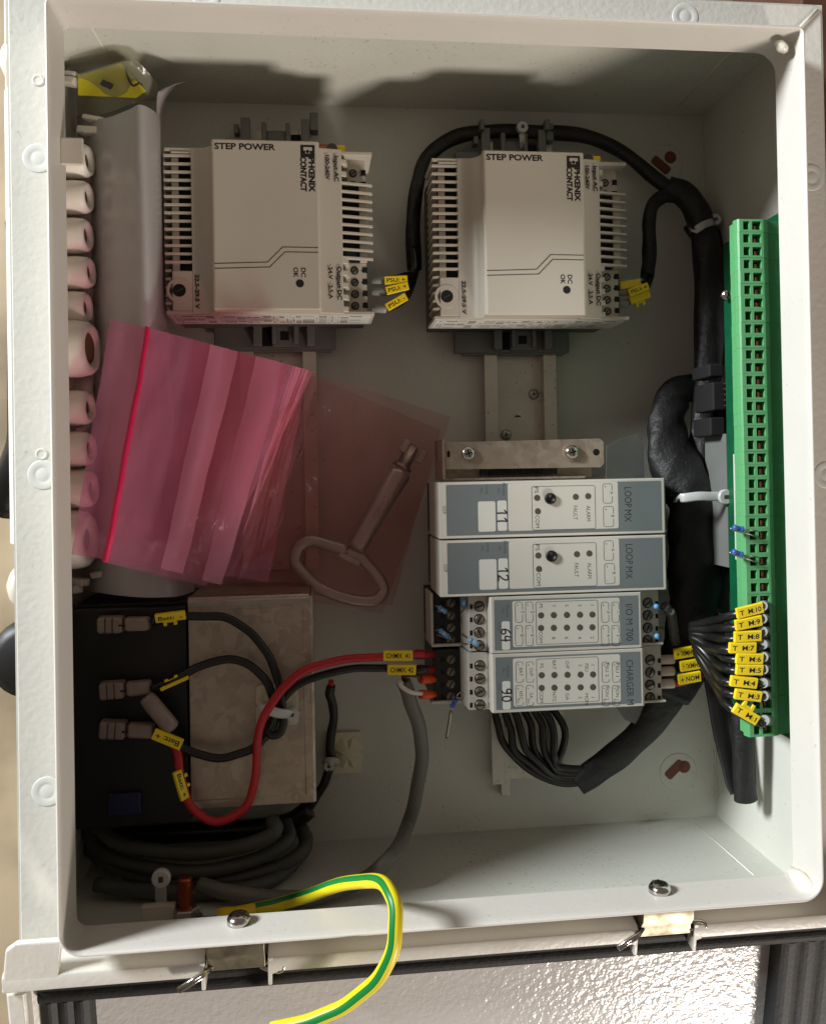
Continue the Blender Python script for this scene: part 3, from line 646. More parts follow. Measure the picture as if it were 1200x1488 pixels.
def outline(mb, x0, y0, x1, y1, r, z, w=.16, gap=None):
    pts = rrect(x0, y0, x1, y1, r, 4)
    if gap:
        n = len(pts); keep = [(i, (i+1) % n) for i in range(n)]
        for i, j in keep:
            a, b_ = pts[i], pts[j]; mx_ = (a[0]+b_[0])/2; my = (a[1]+b_[1])/2
            if abs(a[0]-x1) < .01 and abs(b_[0]-x1) < .01:   # right edge is broken for the letter
                ribbon(mb, [a, (a[0], my-gap)], w, z); ribbon(mb, [(a[0], my+gap), b_], w, z)
            else: ribbon(mb, [a, b_], w, z)
    else: ribbon(mb, pts, w, z, closed=True)
def led(parent, x, y, proto={}):
    if parent.name not in proto:
        o = MB().lathe((x, y, FZ+.12), (0, 0, 1), [(0, 1.32), (.06, 1.3), (.02, 1.0), (.1, .3)], 20).build('indicator_light', 'led', parent, origin=(x, y, FZ)); proto[parent.name] = o; return o
    return inst(proto[parent.name], x, y, FZ)
def loop_module(dy, digits, label):
    t = thing('loop_module', label, 'control module', (203, 193+dy, 8), 'stacked control modules')
    y0, y1 = 181.4+dy, 205.0+dy; xa, xb = 154.0, 252.4
    MB().prism([(xa+1.5, 24), (xa, 30), (xa, 59.4), (xa+.8, 60), (xb-.6, 60), (xb, 59), (xb+.8, 40), (xb-2, 24)], y0, y1, axes='xzy').build('housing', 'mod', t, bevel=.35)
    MB().box(xa+2, y0+.6, 7.8, xb-3, y1-.6, 24).build('base', 'black', t)
    MB().box(xb+.8, y0+1.5, 20, xb+3.2, y1-1, 52).build('edge_connector', 'black', t)
    a = F(640, 705); b_ = F(961, 703)
    MB().prism(rrect(xa+3.2, y0+1.1, xb-2.0, y1-1.2, .3, 2), FZ, FZ+.05).build('front_label', 'slate', t)
    for (x0, x1_, ya, yb) in ((170.6, 178.0, 8.3, 21.0), (178.8, 182.8, 8.1, 20.8)):
        MB().prism(rrect(x0, y0+ya, x1_, y0+yb, .8), FZ+.05, FZ+.09).build('write_on_field', 'white_label', t)
    MB().prism(rrect(183.4, y0+1.0, 231.2, y0+21.0, .9), FZ+.05, FZ+.09).build('front_window', 'face', t)
    z = FZ+.1; mb = MB()
    o = lambda px, py: (lambda q: (q[0], q[1]+dy))(F(px, py))
    c0, c1 = o(772, 706), o(865, 767); outline(mb, c0[0], c0[1]+.3, c1[0], c1[1]+.3, .8, z)
    for (q0, q1, ch, lp) in (((875, 703), (889, 731), 'A', (889, 716)), ((876, 736), (891, 765), 'B', (890.5, 750))):
        c0, c1 = o(*q0), o(*q1); outline(mb, c0[0], c0[1], c1[0], c1[1], .9, z, gap=1.2)
        c = o(*lp); put_text(mb, ch, c[0]-.2, c[1], z, 1.35, 90); put_text(mb, '+', c0[0]+1.2, c0[1]+1.3, z, 1.2, 90); put_text(mb, '-', c0[0]+1.2, c1[1]-1.3, z, 1.0, 90)
    for s_, px, py, w_ in (('PS', 779, 712, 2.6), ('COM', 780.5, 758, 5.3), ('FAULT', 835.5, 745, 5.9), ('ALARM', 854.5, 746, 6.6)):
        c = o(px, py); put_text(mb, s_, c[0], c[1], z, 1.75, 90, .0, width=w_)
    mb.build('lettering', 'ink_soft', t)
    for w_, py_, ww in (('LOOP', 722.5, 8.6), ('MX', 749.5, 5.2)): mb = MB(); c = o(912, py_); put_text(mb, w_, c[0], c[1], FZ+.06, 3.1, 90, .0, width=ww); mb.build('lettering', 'ink_dark', t)
    mb = MB()
    for s_, px, py, w_ in (('Module', 732, 711, 5.2), ('No.', 724.5, 713, 2.3), ('Loop', 707, 711, 4), ('No.', 699.5, 713, 2.3), ('CCP', 645.5, 741, 3.2)):
        c = o(px, py); put_text(mb, s_, c[0], c[1], FZ+.06, 1.25, 90, width=w_)
    mb.build('lettering', 'ink_slate', t)
    for px, py in ((780, 723.5), (781, 743), (836, 722), (854, 721)): c = o(px, py); led(t, *c)
    c = o(799, 724.5); bt = MB().lathe((c[0], c[1], FZ+.1), (0, 0, 1), [(0, 2.45), (1.1, 2.35), (1.25, 2.0), (1.0, 1.55), (.5, 1.5), (.5, .1)], 24).build('push_button', 'black', t)
    mb = MB(); stroke_digits(mb, digits, 180.7, y0+14.6, FZ+.2, 4.3); mb.build('handwritten_number', 'ink', t)
    for k in (0, 1): MB().box(xb+.6, y1-2.6+k*1.8, 46, xb+5.6, y1-1.5+k*1.8, 47).build('contact_pin', 'zinc', t)
    return t
loop_module(0, '11', 'topmost grey module, handwritten 11, directly under the galvanised bracket')
loop_module(24.3, '12', 'grey module, handwritten 12, second from the top of the stack')
def io_module(y0, y1, dpx, digits, name, nw, toplab, botlab, boxes, label, kind):
    t = thing(kind, label, 'control module', (203, (y0+y1)/2, 8), 'stacked control modules')
    o = lambda px, py, z=FZ: F(px, py+dpx, z); sk = 1.6*(dpx > 0); xs_ = .6*(dpx > 0)
    o = lambda px, py, z=FZ, s_=xs_: F(px+s_*1.5, py+dpx, z)
    xl = F(716+(2 if dpx else 0), 905+dpx)[0]; xr = F(929+(3 if dpx else 0), 905+dpx)[0]
    MB().box(150.4+3, y0+.5, 7.8, 248, y1-.5, 30).build('base', 'black', t)
    MB().prism([(xl-1.2, 26), (xl-1.2, 59.3), (xl-.5, 60), (xr+.6, 60), (xr+1.3, 59.3), (xr+1.3, 26)], y0, y1, axes='xzy').build('housing', 'mod', t, bevel=.3)
    # stepped terminal blocks: beige upper row, black lower row, beige right row
    xm0 = F(681, 905+dpx, 54)[0]; xkr = F(669, 905+dpx, 39.5)[0]; xk0 = F(633, 905+dpx, 40)[0]
    MB().prism([(xkr, 26), (xkr, 40), (xm0, 54), (xl-1.3, 54), (xl-1.3, 26)], y0+.15, y1-.15, axes='xzy').build('upper_terminal_block', 'mod', t, bevel=.3)
    MB().box(xk0-1.0, y0+1.0, 20, xkr-.02, y1-1.4, 39.5).build('lower_terminal_block', 'black', t, bevel=.3)
    MB().prism([(xk0-2.2, 20), (xk0-2.2, 41), (xkr+.1, 41), (xkr+.1, 20)], y1-1.3, y1, axes='xzy').build('block_wall', 'mod', t, bevel=.25)
    if dpx == 0: MB().box(xk0-2.4, y0, 24, xk0-1.1, y1-1.35, 41).build('block_wall', 'mod', t, bevel=.3)
    xR = F(958+(4 if dpx else 0), 905+dpx, 54)[0]
    MB().prism([(xr+1.35, 22), (xr+1.35, 54), (xR-.6, 54), (xR, 53), (xR, 22)], y0+.1, y1-1.1, axes='xzy').build('right_terminal_block', 'mod', t, bevel=.3)
    MB().box(xr+1.35, y1-1.05, 24, xR+.8, y1-.1, 56).build('block_wall', 'mod', t, bevel=.3)
    rnd = random.Random(int(dpx)+5)
    for k in range(4):
        yy = lambda v, z: F(700, v+dpx, z)[1]
        py = 881+19*k
        c = F(696+(1 if dpx else 0), py+dpx*.99-(0 if not dpx else 0), 54); well(t, c[0], c[1], 53.9, 1.95); slotted(t, c[0], c[1], 54.4, 1.95, rnd.uniform(-1.2, 1.2))
        q = F(684.5, py+dpx*.99+.5, 54); MB().box(q[0]-.6, q[1]-1.0, 53.98, q[0]+.6, q[1]+1.1, 54.05).build('test_slot', 'void', t)
        c = F(655, 876+18*k+(82 if dpx else 0), 39.5); slotted(t, c[0], c[1], 39.7, 1.95, rnd.uniform(.6, 1.2))
        q = F(643, 877+18*k+(82 if dpx else 0), 39.5); MB().box(q[0]-.9, q[1]-1.1, 39.48, q[0]+.9, q[1]+1.1, 39.56).build('test_slot', 'void', t)
        q = F(636, 877+18*k+(82 if dpx else 0), 39.5); MB().box(q[0]-.15, q[1]-.9, 39.48, q[0]+.15, q[1]+.9, 39.55).build('terminal_mark', 'ink_soft', t)
        c = F(940.5+(3.5 if dpx else 0), 876+18.1*k+(83 if dpx else 0), 54); well(t, c[0], c[1], 53.9, 1.95); slotted(t, c[0], c[1], 54.4, 1.95, rnd.uniform(-.9, 1.2))
        q = F(953.5+(3.5 if dpx else 0), 877+18.1*k+(83 if dpx else 0), 54); MB().box(q[0]-.55, q[1]-1.0, 53.98, q[0]+.75, q[1]+1.0, 54.05).build('test_slot', 'void', t)
    for a, b_ in ((874, 884), (891, 927), (934, 946)):
        q0 = F(710+(1.5 if dpx else 0), a+dpx, 54); q1 = F(710, b_+dpx, 54); MB().box(q0[0]-.7, q0[1], 53.98, q0[0]+.3, min(q1[1], y1-.8), 54.06).build('vent_slot', 'void', t)
    MB().prism(rrect(xl+.6, y0+1.3, xr-.4, y1-1.3, .3, 2), FZ, FZ+.05).build('front_label', 'slate', t)
    a, b_ = o(744, 876), o(901, 940)
    MB().prism(rrect(a[0], y0+2.0, b_[0], y1-2.4, .9), FZ+.05, FZ+.09).build('front_window', 'face', t)
    a = o(728.5, 903); b_ = o(741, 944)
    MB().prism(rrect(a[0], a[1], b_[0], min(b_[1], y1-1.4), .8), FZ+.05, FZ+.09).build('write_on_field', 'white_label', t)
    z = FZ+.1; mb = MB(); c0, c1 = o(778, 875), o(869, 939); outline(mb, c0[0], y0+2.7, c1[0], y1-3.1, .8, z)
    for (px, col) in ((860, 0), (842, 1), (823, 2), (804, 3), (785.5, 4)):
        for r_, (py, lp, lb) in enumerate(((894, 880.5, toplab[col]), (912.5, 927.5, botlab[col]))):
            c = o(px, py-(.4*(px-785)/18)*.7); led(t, *c)
            c = o(px, lp-(.4*(px-785)/18)*.7)
            if lb: put_text(mb, lb, c[0], c[1]-(.45 if r_ and len(lb) > 1 else 0)-(.3 if not r_ and len(lb) > 2 else 0), z, 1.5, 90)
    if boxes[0] != '1':
        c = o(851, 883); put_text(mb, 'PSU', c[0], c[1], z, 1.5, 90); c = o(851, 929); put_text(mb, 'MON', c[0], c[1], z, 1.5, 90)
    bi = 0
    for (x0, x1_) in ((888, 899), (873, 884), (763, 774), (748, 759)):
        for (ya, yb) in ((875, 904), (909, 938)):
            c0, c1 = o(x0, ya), o(x1_, yb); lb = boxes[bi]; bi += 1
            outline(mb, c0[0], c0[1], c1[0], c1[1], .9, z, gap=1.0 if len(lb) == 1 else 3.0)
            put_text(mb, lb, c1[0]-(.1 if len(lb) == 1 else .9), (c0[1]+c1[1])/2-(.9 if ' ' in lb else 0), z, 1.5, 90, width=None if len(lb) == 1 else len(lb)*1.15)
            put_text(mb, '+', c0[0]+1.0, c0[1]+1.3, z, 1.2, 90)
            if lb in ('MON 1', 'MON 2', 'GA', 'NTC'): put_text(mb, 'Rtn', c0[0]+1.0, c1[1]-1.9, z, 1.0, 90)
            else: put_text(mb, '-', c0[0]+1.0, c1[1]-1.3, z, 1.0, 90)
    mb.build('lettering', 'ink_soft', t)
    mb = MB(); c = o(914, 904.5); put_text(mb, name, c[0], c[1], FZ+.06, 3.0, 90, 0, width=nw); mb.build('lettering', 'ink_dark', t)
    mb = MB()
    for s_, px, py, w_ in (('Module', 737, 888, 5), ('No.', 731, 888, 2.2), ('CCP', 724.5, 911, 3.0)):
        c = o(px, py); put_text(mb, s_, c[0], c[1], FZ+.06, 1.2, 90, width=w_)
    mb.build('lettering', 'ink_slate', t)
    mb = MB(); a = o(734.8, 923); stroke_digits(mb, digits, a[0], a[1], FZ+.2, 3.9); mb.build('handwritten_number', 'ink', t)
    for k in range(2): MB().box(xR+.2, y1-5-k*14, 40, xR+7-k*3, y1-4.2-k*14, 41).build('contact_pin', 'zinc', t)
    return t
io_module(230.0, 253.7, 0, '64', 'I/O M 700', 15.6, '13579'[:0]+'1357'+'', '2468', ['1', '2', '3', '4', '5', '6', '7', '8'], 'x', 'x') if False else None
io_module(229.9, 253.6, 0, '64', 'I/O M 700', 15.6, ['1', '3', '5', '7', 'PS'], ['2', '4', '6', '8', 'COM'], ['1', '2', '3', '4', '5', '6', '7', '8'], 'grey module, handwritten 64, third in the stack with blue resistors in its terminals', 'input_output_module')
io_module(253.9, 278.5, 87, '90', 'CHARGER M', 19.0, ['1', '2', 'O/P', 'BAT', 'PS'], ['1', '2', 'GA', 'NTC', 'COM'], ['PSU 1', 'MON 1', 'PSU 2', 'MON 2', 'O/P', 'GA', 'BAT', 'NTC'], 'grey charger module, handwritten 90, lowest in the stack, fed by the red and black wires', 'charger_module')
# galvanised bracket above the stack
t = thing('rail_bracket', 'galvanised bracket with two cross head screws above the module stack', 'bracket', (200, 172, 8))
a = P(646, 643, 46); b = P(877, 640, 46); c = P(877, 679, 46)
mb = MB(); pts = [(a[0]+.2, a[1]), (b[0]-1.6, a[1]-.8), (b[0], a[1]+.8), (b[0], c[1]-1.6), (b[0]-1.6, c[1]), (a[0]+.2, c[1]-.2)]
mb.prism(pts, 44.8, 46); mb.build('top_strap', 'galv', t, bevel=.2)
MB().box(a[0]-1.2, a[1]-1.6, 22, a[0], 180.4, 47).build('side_tab', 'galv', t, bevel=.3)
MB().box(a[0]+.4, c[1]-1, 36, b[0]-3, 180.8, 37.2).build('lower_strap', 'galv', t, bevel=.2)
MB().box(a[0]-.2, 179.9, 34, b[0]-8, 180.9, 44).build('front_lip', 'galv', t, bevel=.2)
for q in ((680, 659), (831, 657)):
    p = P(q[0], q[1], 47); MB().lathe((p[0], p[1], 46), (0, 0, 1), [(0, 4.1), (.5, 4.0)], 24).build('washer', 'galv', t); pan_screw(t, (p[0], p[1], 46.5), (0, 0, 1), 3.1, 2.2)
p = P(866, 657, 46); hole(t, 'screw_hole', rrect(p[0]-1.5, p[1]-1.5, p[0]+1.5, p[1]+1.5, 1.45, 6), 46.0)
p = P(650, 660, 46); hole(t, 'screw_hole', rrect(p[0]-.2, p[1]-1.4, p[0]+1.1, p[1]+1.4, .6, 6), 46.0)
p0 = P(698, 680, 40); p1 = P(808, 692, 40); cb = MB().box(p0[0], p0[1]-.4, 37.3, p1[0], p0[1]+3.4, 42).build('ribbon_connector', 'black', t)
for k in range(16): MB().box(p0[0]+3.4+k*1.55, p0[1]-.2, 42, p0[0]+4.1+k*1.55, p0[1]+3.2, 42.4).build('connector_rib', 'void', cb, origin=tuple(cb['_o'])) 
pl_ = [P(q[0], q[1], 26) for q in ((881, 648), (905, 636), (928, 630), (934, 650), (936, 700), (880, 700))]
MB().prism([(p[0], p[1]) for p in pl_], 25, 26).build('end_plate', 'clip', t, bevel=.2)
pl_ = [P(q[0], q[1], 26) for q in ((890, 1020), (950, 1020), (943, 1050), (936, 1058), (908, 1046))]
MB().prism([(p[0], p[1]) for p in pl_], 25, 26).build('end_plate', 'clip', t, bevel=.2)

# ---------------------------------------------------------------- green terminal strip on the right wall
ts = thing('terminal_strip', 'long green terminal strip of forty square openings on the right wall', 'terminal strip', (290, 180, 40))
yS0, pit = 79.6, 5.09; NT = 40
mb = MB()
mb.plate([271.3, 272.0, 274.6, 275.7, 279.5, 280.4], [0.03, .85, 4.2, pit-.03], 85, 95, {(1, 1), (3, 1)})
mb.prism([(269.4, 91.6), (269.4, 92.6), (269.8, 94.4), (270.4, 95), (271.29, 95), (271.29, 91.6)], .02, pit-.02, axes='xzy')
mb.prism([(280.41, 86), (280.41, 95), (282.4, 94.4), (283.4, 93.2), (290.3, 91.6), (290.3, 86)], .02, pit-.02, axes='xzy')
u0 = mb.build('terminal', 'green', ts, origin=(0, 0, 0)); 
lv = MB().prism([(276.6, 85.1), (275.8, 90.5), (277.2, 91.6), (277.8, 85.1)], 1.0, 4.1, axes='xzy').build('release_lever', 'green_dark', u0, origin=(0, 0, 0))
MB().box(277.9, 1.8, 85.3, 279.45, 4.0, 92.0).build('contact', 'copper', u0, origin=(0, 0, 0))
MB().box(271.8, .5, 84.2, 280.2, 4.6, 85.05).build('terminal_bottom', 'void', u0, origin=(0, 0, 0))
u0.location = V3(0, yS0, 0)-V3(*ts['_o'])+Vector((.15, -.175, 0)) if False else V3(0, yS0, 0)-V3(0, 0, 0)+V3(0, 0, 0)-V3(*ts['_o'])
u0['_o'] = [0, yS0, 0]
for k in range(1, NT):
    c = inst(u0, 0, yS0+k*pit, 0, parent=ts); c.location += Vector((random.uniform(-.06, .06)*S, 0, random.uniform(-.1, .1)*S))
yS1 = yS0+NT*pit
MB().box(290.4, yS0-4.5, 40, 292, yS1+3.5, 97).build('circuit_board', 'pcb', ts)
MB().box(279.4, yS0+26, 62, 280.9, yS1-1, 84).build('circuit_board', 'pcb', ts)
p = P(1064, 433, 62); pan_screw(ts, (277.5, p[1], 68), (-.6, 0, .8), 2.2, 1.6, 'board_screw')
MB().box(279.6, P(1060, 630, 62)[1], 40, 282.4, P(1060, 825, 62)[1], 61).build('support_bracket', 'clip', ts)
p0 = P(1068, 660, 80); p1 = P(1074, 812, 80); lb = MB().box(272.2, p0[1], 82, 273.0, p1[1], 91.4).build('barcode_label', 'mod', ts)
mb = MB(); rnd = random.Random(9); y = p0[1]+3
while y < p1[1]-12: mb.box(272.1, y, 84, 272.18, y+rnd.choice((.5, .9, 1.4)), 89); y += rnd.choice((1.3, 1.9, 2.6))
mb.build('label_print', 'led', lb, origin=tuple(lb['_o']))
for k, (ya, yb) in enumerate(((530, 552), (556, 600), (606, 636))):
    p0 = P(1050, ya, 50); p1 = P(1050, yb, 50); cn = MB().box(274+k % 2, p0[1]+.5, 40, 281.0, p1[1]-.5, 58+k % 2).build('plug_connector', 'void', ts, bevel=.9)
    if 556 <= ya < 604:
        for j in range(5): MB().box(280.0, p0[1]+1+j*2.4, 59.1, 280.8, p0[1]+1.6+j*2.4, 60.2).build('connector_pin', 'copper', cn, origin=tuple(cn['_o']))

# ---------------------------------------------------------------- batteries and their cover
bat = thing('battery', 'black battery filling the lower left corner beside the galvanised cover', 'battery', (30, 275, 0))
MB().box(3, 230.5, .3, 49.6, 321, 49).build('case', 'black', bat, bevel=1.2, segs=3)
MB().box(3.6, 229.4, .3, 49.4, 230.4, 45).build('case_seam', 'black', bat)
MB().box(17, 306, 49.1, 30, 315, 51.6).build('blue_tab', 'blue', bat, bevel=.6)
cov = thing('battery_cover', 'galvanised sheet cover beside the black battery, wires looped over it', 'cover', (76, 270, 0))
MB().prism([(50, 49.6), (50, 50.6), (100.4, 50.6), (101.4, 49.6), (101.4, .3), (100.4, .3), (100.4, 49.6)], 228, 314.6, axes='xzy').build('cover_sheet', 'galv', cov, bevel=.35)
MB().prism([(227.6, 44), (226.8, 47), (227.3, 49.6), (229.0, 51), (231, 51.05), (231, 50.5), (229, 50), (228, 48), (228.5, 44)], 50, 99.6, axes='yzx').build('rolled_edge', 'zinc', cov)
MB().prism([(227.8, 0.3), (227.8, 49.4), (229, 49.4), (229, .3)], 50.2, 100, axes='yzx').build('cover_side', 'galv', cov)
MB().prism([(313.4, 0.3), (313.4, 49.4), (314.4, 49.4), (314.4, .3)], 50.2, 100, axes='yzx').build('cover_side', 'galv', cov)
for yy in (232.5, 311): MB().tube([(51, yy, 50.62), (97, yy, 50.62)], .22, 6, smooth_path=False).build('fold_line', 'galv', cov)
MB().tube([(97.2, 232.5, 50.62), (97.2, 311, 50.62)], .22, 6, smooth_path=False).build('fold_line', 'galv', cov)
ZB = 54
for k, (q0, q1, w_) in enumerate((((142, 908), (222, 906), 24), ((145, 1004), (224, 998), 25), ((145, 1059), (228, 1062), 26))):
    a = Vector(P(*q0, ZB)); b = Vector(P(*q1, ZB)); d = (b-a); L = d.length
    lab = ['smoky terminal cover on the battery behind the uppermost Batt wire', 'smoky terminal cover on the battery, middle one of three, beside the loose fuse sleeve', 'smoky terminal cover on the battery, lowest one of three'][k]
    t = thing('terminal_cover', lab, 'terminal cover', tuple((a+b)/2), 'terminal covers on the battery')
    dn = d.normalized()
    MB().obox(a+dn*L*.24, d, L*.48, w_*.29, 6.6, taper=.92).build('cover_head', 'sleeve_clear', t, bevel=1.2, segs=3)
    MB().obox(a+dn*L*.72, d, L*.5, w_*.25, 5.2, taper=.9).build('cover_body', 'sleeve_clear', t, bevel=1.6, segs=3)
    for f in (.17, .3): MB().obox(a+dn*L*f+Vector((0, 0, 3.3)), d, .35, w_*.26, .25).build('cover_groove', 'black', t)
    MB().obox(a+dn*L*.47+Vector((0, 0, 3.3)), d, 2.6, .7, .2).build('cover_window', 'black', t)
    MB().obox(a+dn*L*.2+Vector((0, 0, -4)), d, 5, 4, 3).build('battery_tab', 'zinc', t)
a = P(212, 1012, 58); b = P(252, 1060, 58)
MB().lathe(a, Vector(b)-Vector(a), [(0, 2.6), (1.2, 3.3), (4, 3.5), (14, 3.5), (math.dist(a, b)-1, 3.3), (math.dist(a, b), 2.2)], 18).build('fuse_sleeve', 'sleeve_clear')
tag(bpy.data.objects['fuse_sleeve'], 'loose slanting smoky sleeve between the middle and lowest battery terminals', 'sleeve')

# ---------------------------------------------------------------- wire markers and wires
def marker(parent, px, py, z, ang, Lpx, hpx, text, flip=False, leg=None, tilt=0.0, m='yellow', edge=False):
    c = Vector(P(px, py, z)); a = Vector(P(px-50*math.cos(D2R(ang)), py-50*math.sin(D2R(ang)), z)); b_ = Vector(P(px+50*math.cos(D2R(ang)), py+50*math.sin(D2R(ang)), z))
    d = (b_-a).normalized(); k = (CC.z-z)/CAM['f']; L = Lpx*k; h = hpx*k
    up = Vector((0, 0, 1)); e = up.cross(d).normalized()
    if tilt: up = (up*math.cos(tilt)+e*math.sin(tilt)).normalized(); e = up.cross(d).normalized()
    mk = MB().obox(c, d, L, h, 1.7, up=up).build('wire_marker', m, parent, bevel=.3)
    if leg is not None:
        for s_ in (-.22, .12): MB().obox(c+d*L*s_+e*leg*h*.75-up*.6, d, L*.12, h*.7, 1.2, up=up).build('marker_clip', m, mk, origin=tuple(mk['_o']), bevel=.2)
        MB().obox(c-d*L*.05+e*leg*h*.62-up*.6, d, L*.35, h*.25, 1.1, up=up).build('marker_clip', m, mk, origin=tuple(mk['_o']), bevel=.2)
    if text:
        mb = MB(); ex = d*(-1 if flip else 1); ey = ex.cross(up)
        ey = -e*(1 if not flip else -1)
        q = c+up*.88
        put_text(mb, text, q.x, q.y, q.z, h*.46, bold=.018, width=L*.80 if len(text) > 4 else L*.6, ex=ex, ey=ey)
        mb.build('lettering', 'ink', mk, origin=tuple(mk['_o']))
    return mk
def wire(label, pts, r, m, cat='wire', group=None, name='wire', seg=12, **kw):
    o = pts[len(pts)//2]; t = thing(name, label, cat, tuple(o), group)
    MB().tube(pts, r, seg, **kw).build('insulation', m, t); return t
def ferrule(parent, a, b, r, m, bell=True):
    d = Vector(b)-Vector(a); L = d.length
    MB().lathe(a, d, [(0, r*.85), (.2, r*1.05), (L*.55, r), (L*.8, r*.72), (L, r*.5)] if bell else [(0, r*.98), (L*.1, r), (L, r*.95)], 16).build('ferrule', m, parent)
PZ = lambda l: [P(*q) for q in l]
TM = 'numbered black wires on the lower end of the green terminal strip'
tm = [('10', 1088.5, 887, -14, (1004, 909, 62), (1035, 902, 74), (1113, 879)), ('9', 1086.7, 905, -12, (1003, 915, 62), (1036, 914, 74), (1112.5, 897.5)), ('8', 1085.5, 924.5, -3, (1004, 920, 62), (1035, 926, 73), (1113, 916)),
      ('7', 1078, 941, -1, (1004, 925, 62), (1032, 940, 73), (1113, 934.7)), ('6', 1088, 957, 1, (1006, 928, 60), (1040, 948, 72), (1114, 953)), ('5', 1088, 973, 1, (1008, 932, 60), (1040, 964, 72), (1114, 971)),
      ('4', 1079.7, 991, 6, (1009, 938, 58), (1040, 975, 72), (1114, 991)), ('3', 1086, 1010, 7, (1010, 944, 58), (1040, 990, 72), (1114.7, 1009.7)), ('1', 1083, 1037.5, 30, (1012, 950, 58), (1040, 1000, 72), (1116, 1045))]
for (n, mx_, my, ang, s0, s1, e) in tm:
    z = 92 if n != '1' else 90
    zm = 96
    ca, sa = math.cos(D2R(ang)), math.sin(D2R(ang))
    st = P(*s0); mid = P(*s1); m0 = P(mx_-26*ca, my-26*sa+2, zm-2); m1 = P(mx_+22*ca, my+22*sa+1, zm+1); en = P(e[0]-3, e[1], 97)
    wr = wire('%s wire entering the green terminal strip, black, yellow marker reading T M:%s' % (dict(zip(['10', '9', '8', '7', '6', '5', '4', '3', '1'], ['uppermost', 'second highest', 'third highest', 'fourth highest', 'middle', 'fourth lowest', 'third lowest', 'second lowest', 'lowest']))[n], n), [st, mid, m0, m1, P(e[0]-9, e[1]+1, 98)], 1.75, 'wire_black', group=TM)
    fd = (Vector((en[0], en[1], 93))-Vector(m1)).normalized()
    fa = Vector(P(e[0]-6, e[1]+1.5, 98.6)); fb = Vector(P(e[0]+3, e[1]-1, 90))
    ferrule(wr, fa, fb, 1.95, 'ferr_grey', bell=False)
    marker(wr, mx_, my, zm+2.6+.15*(n in '864'), ang, 43, 16.3, 'T  M:'+n, leg=-1 if n == '1' else None, tilt=.12)
# red and black feed wires of the charger
t = wire('red wire with marker CHMX 41 looping from the charger module down to the battery', PZ([(615, 951, 44), (600, 951, 46), (560, 953, 49), (500, 958, 54), (450, 972, 60), (418, 994, 63), (394, 1022, 63), (378, 1055, 61), (374, 1100, 59), (368, 1145, 58), (350, 1178, 58), (318, 1193, 58), (290, 1185, 58), (271, 1160, 58), (263, 1125, 58), (258, 1090, 57), (250, 1078, 56)]), 1.75, 'wire_red')
ferrule(t, P(603, 951, 44), P(634, 951, 38), 2.05, 'ferr_red'); marker(t, 578, 952.5, 50.5, 0, 43, 15, 'CHMX  41'); marker(t, 263, 1141, 60, 74, 42, 13, 'Batt: +', leg=-1, tilt=-.7, flip=False)
t = wire('black wire with marker CHMX 42 running from the charger module under the red wire', PZ([(620, 973, 44), (605, 973, 46), (560, 970, 48), (510, 973, 52), (460, 984, 56), (425, 1000, 57), (405, 1025, 56), (392, 1058, 55), (378, 1080, 54)]), 1.65, 'wire_black')
ferrule(t, P(607, 973, 44), P(634, 973, 38), 2.05, 'ferr_red'); marker(t, 583.5, 973, 50.5, 0, 42, 15, 'CHMX: 42')
t = wire('black wire with marker Batt from the uppermost battery terminal arching over the cover', PZ([(222, 903, 55), (250, 898, 57), (290, 896, 58), (330, 899, 58), (364, 918, 58), (388, 948, 58), (402, 985, 57), (410, 1020, 57), (413, 1048, 56), (405, 1066, 56), (392, 1068, 56), (383, 1058, 55), (384, 1042, 54)]), 1.75, 'wire_black')
marker(t, 248, 896, 61, -7, 42, 13, 'Batt:  -', leg=1, tilt=.35)
t = wire('black wire from the middle battery terminal with its yellow marker seen edge on', PZ([(222, 1000, 55), (245, 991, 57), (280, 973, 58), (320, 960, 58), (356, 963, 58), (382, 984, 57), (396, 1010, 56), (402, 1035, 55)]), 1.75, 'wire_black')
marker(t, 254, 993, 60, -24, 42, 5, None, leg=-2.2, tilt=0.0)
t = wire('black wire from the lowest battery terminal sagging below the cable tie', PZ([(226, 1062, 55), (250, 1078, 56), (285, 1094, 57), (320, 1101, 57), (352, 1095, 57), (376, 1080, 56), (396, 1058, 55), (402, 1040, 55)]), 1.75, 'wire_black')
marker(t, 244, 1074, 61, 22, 43, 16, 'Batt: +', flip=True, leg=None)
def disc_head(parent, c, d, r, m='nylon'):
    d = Vector(d).normalized()
    h = MB().lathe(Vector(c)-Vector((0, 0, .8)), (0, 0, 1), [(0, r*.9), (.4, r), (2.2, r), (2.8, r*.85)], 22).build('tie_head', m, parent)
    MB().obox(Vector(c)+Vector((0, 0, 2.05)), d, r*.62, r*.5, .12).build('tie_slot', 'ink_soft', h, origin=tuple(h['_o']))
    return h
def tie(label, pts, w_, head, hd, r=3.0, m='nyl_clear', hz=0):
    t = thing('cable_tie', label, 'cable tie', tuple(pts[0]), 'nylon cable ties')
    path = []; q = [Vector(p) for p in pts]; mb = MB()
    mb.tube(q, w_/2, 8, sub=5, flat=.22); mb.build('tie_strap', m, t); disc_head(t, head, hd, r, m); return t
mt = thing('tie_mount', 'ivory adhesive tie mount on the galvanised cover under the knotted wires', 'tie mount', P(402, 1025, 51))
a = P(372, 996, 51); b = P(434, 1052, 51); MB().prism(rrect(a[0], a[1], b[0], b[1], 1.6), 50.8, 51.6).build('mount_base', 'pad', mt, bevel=.2)
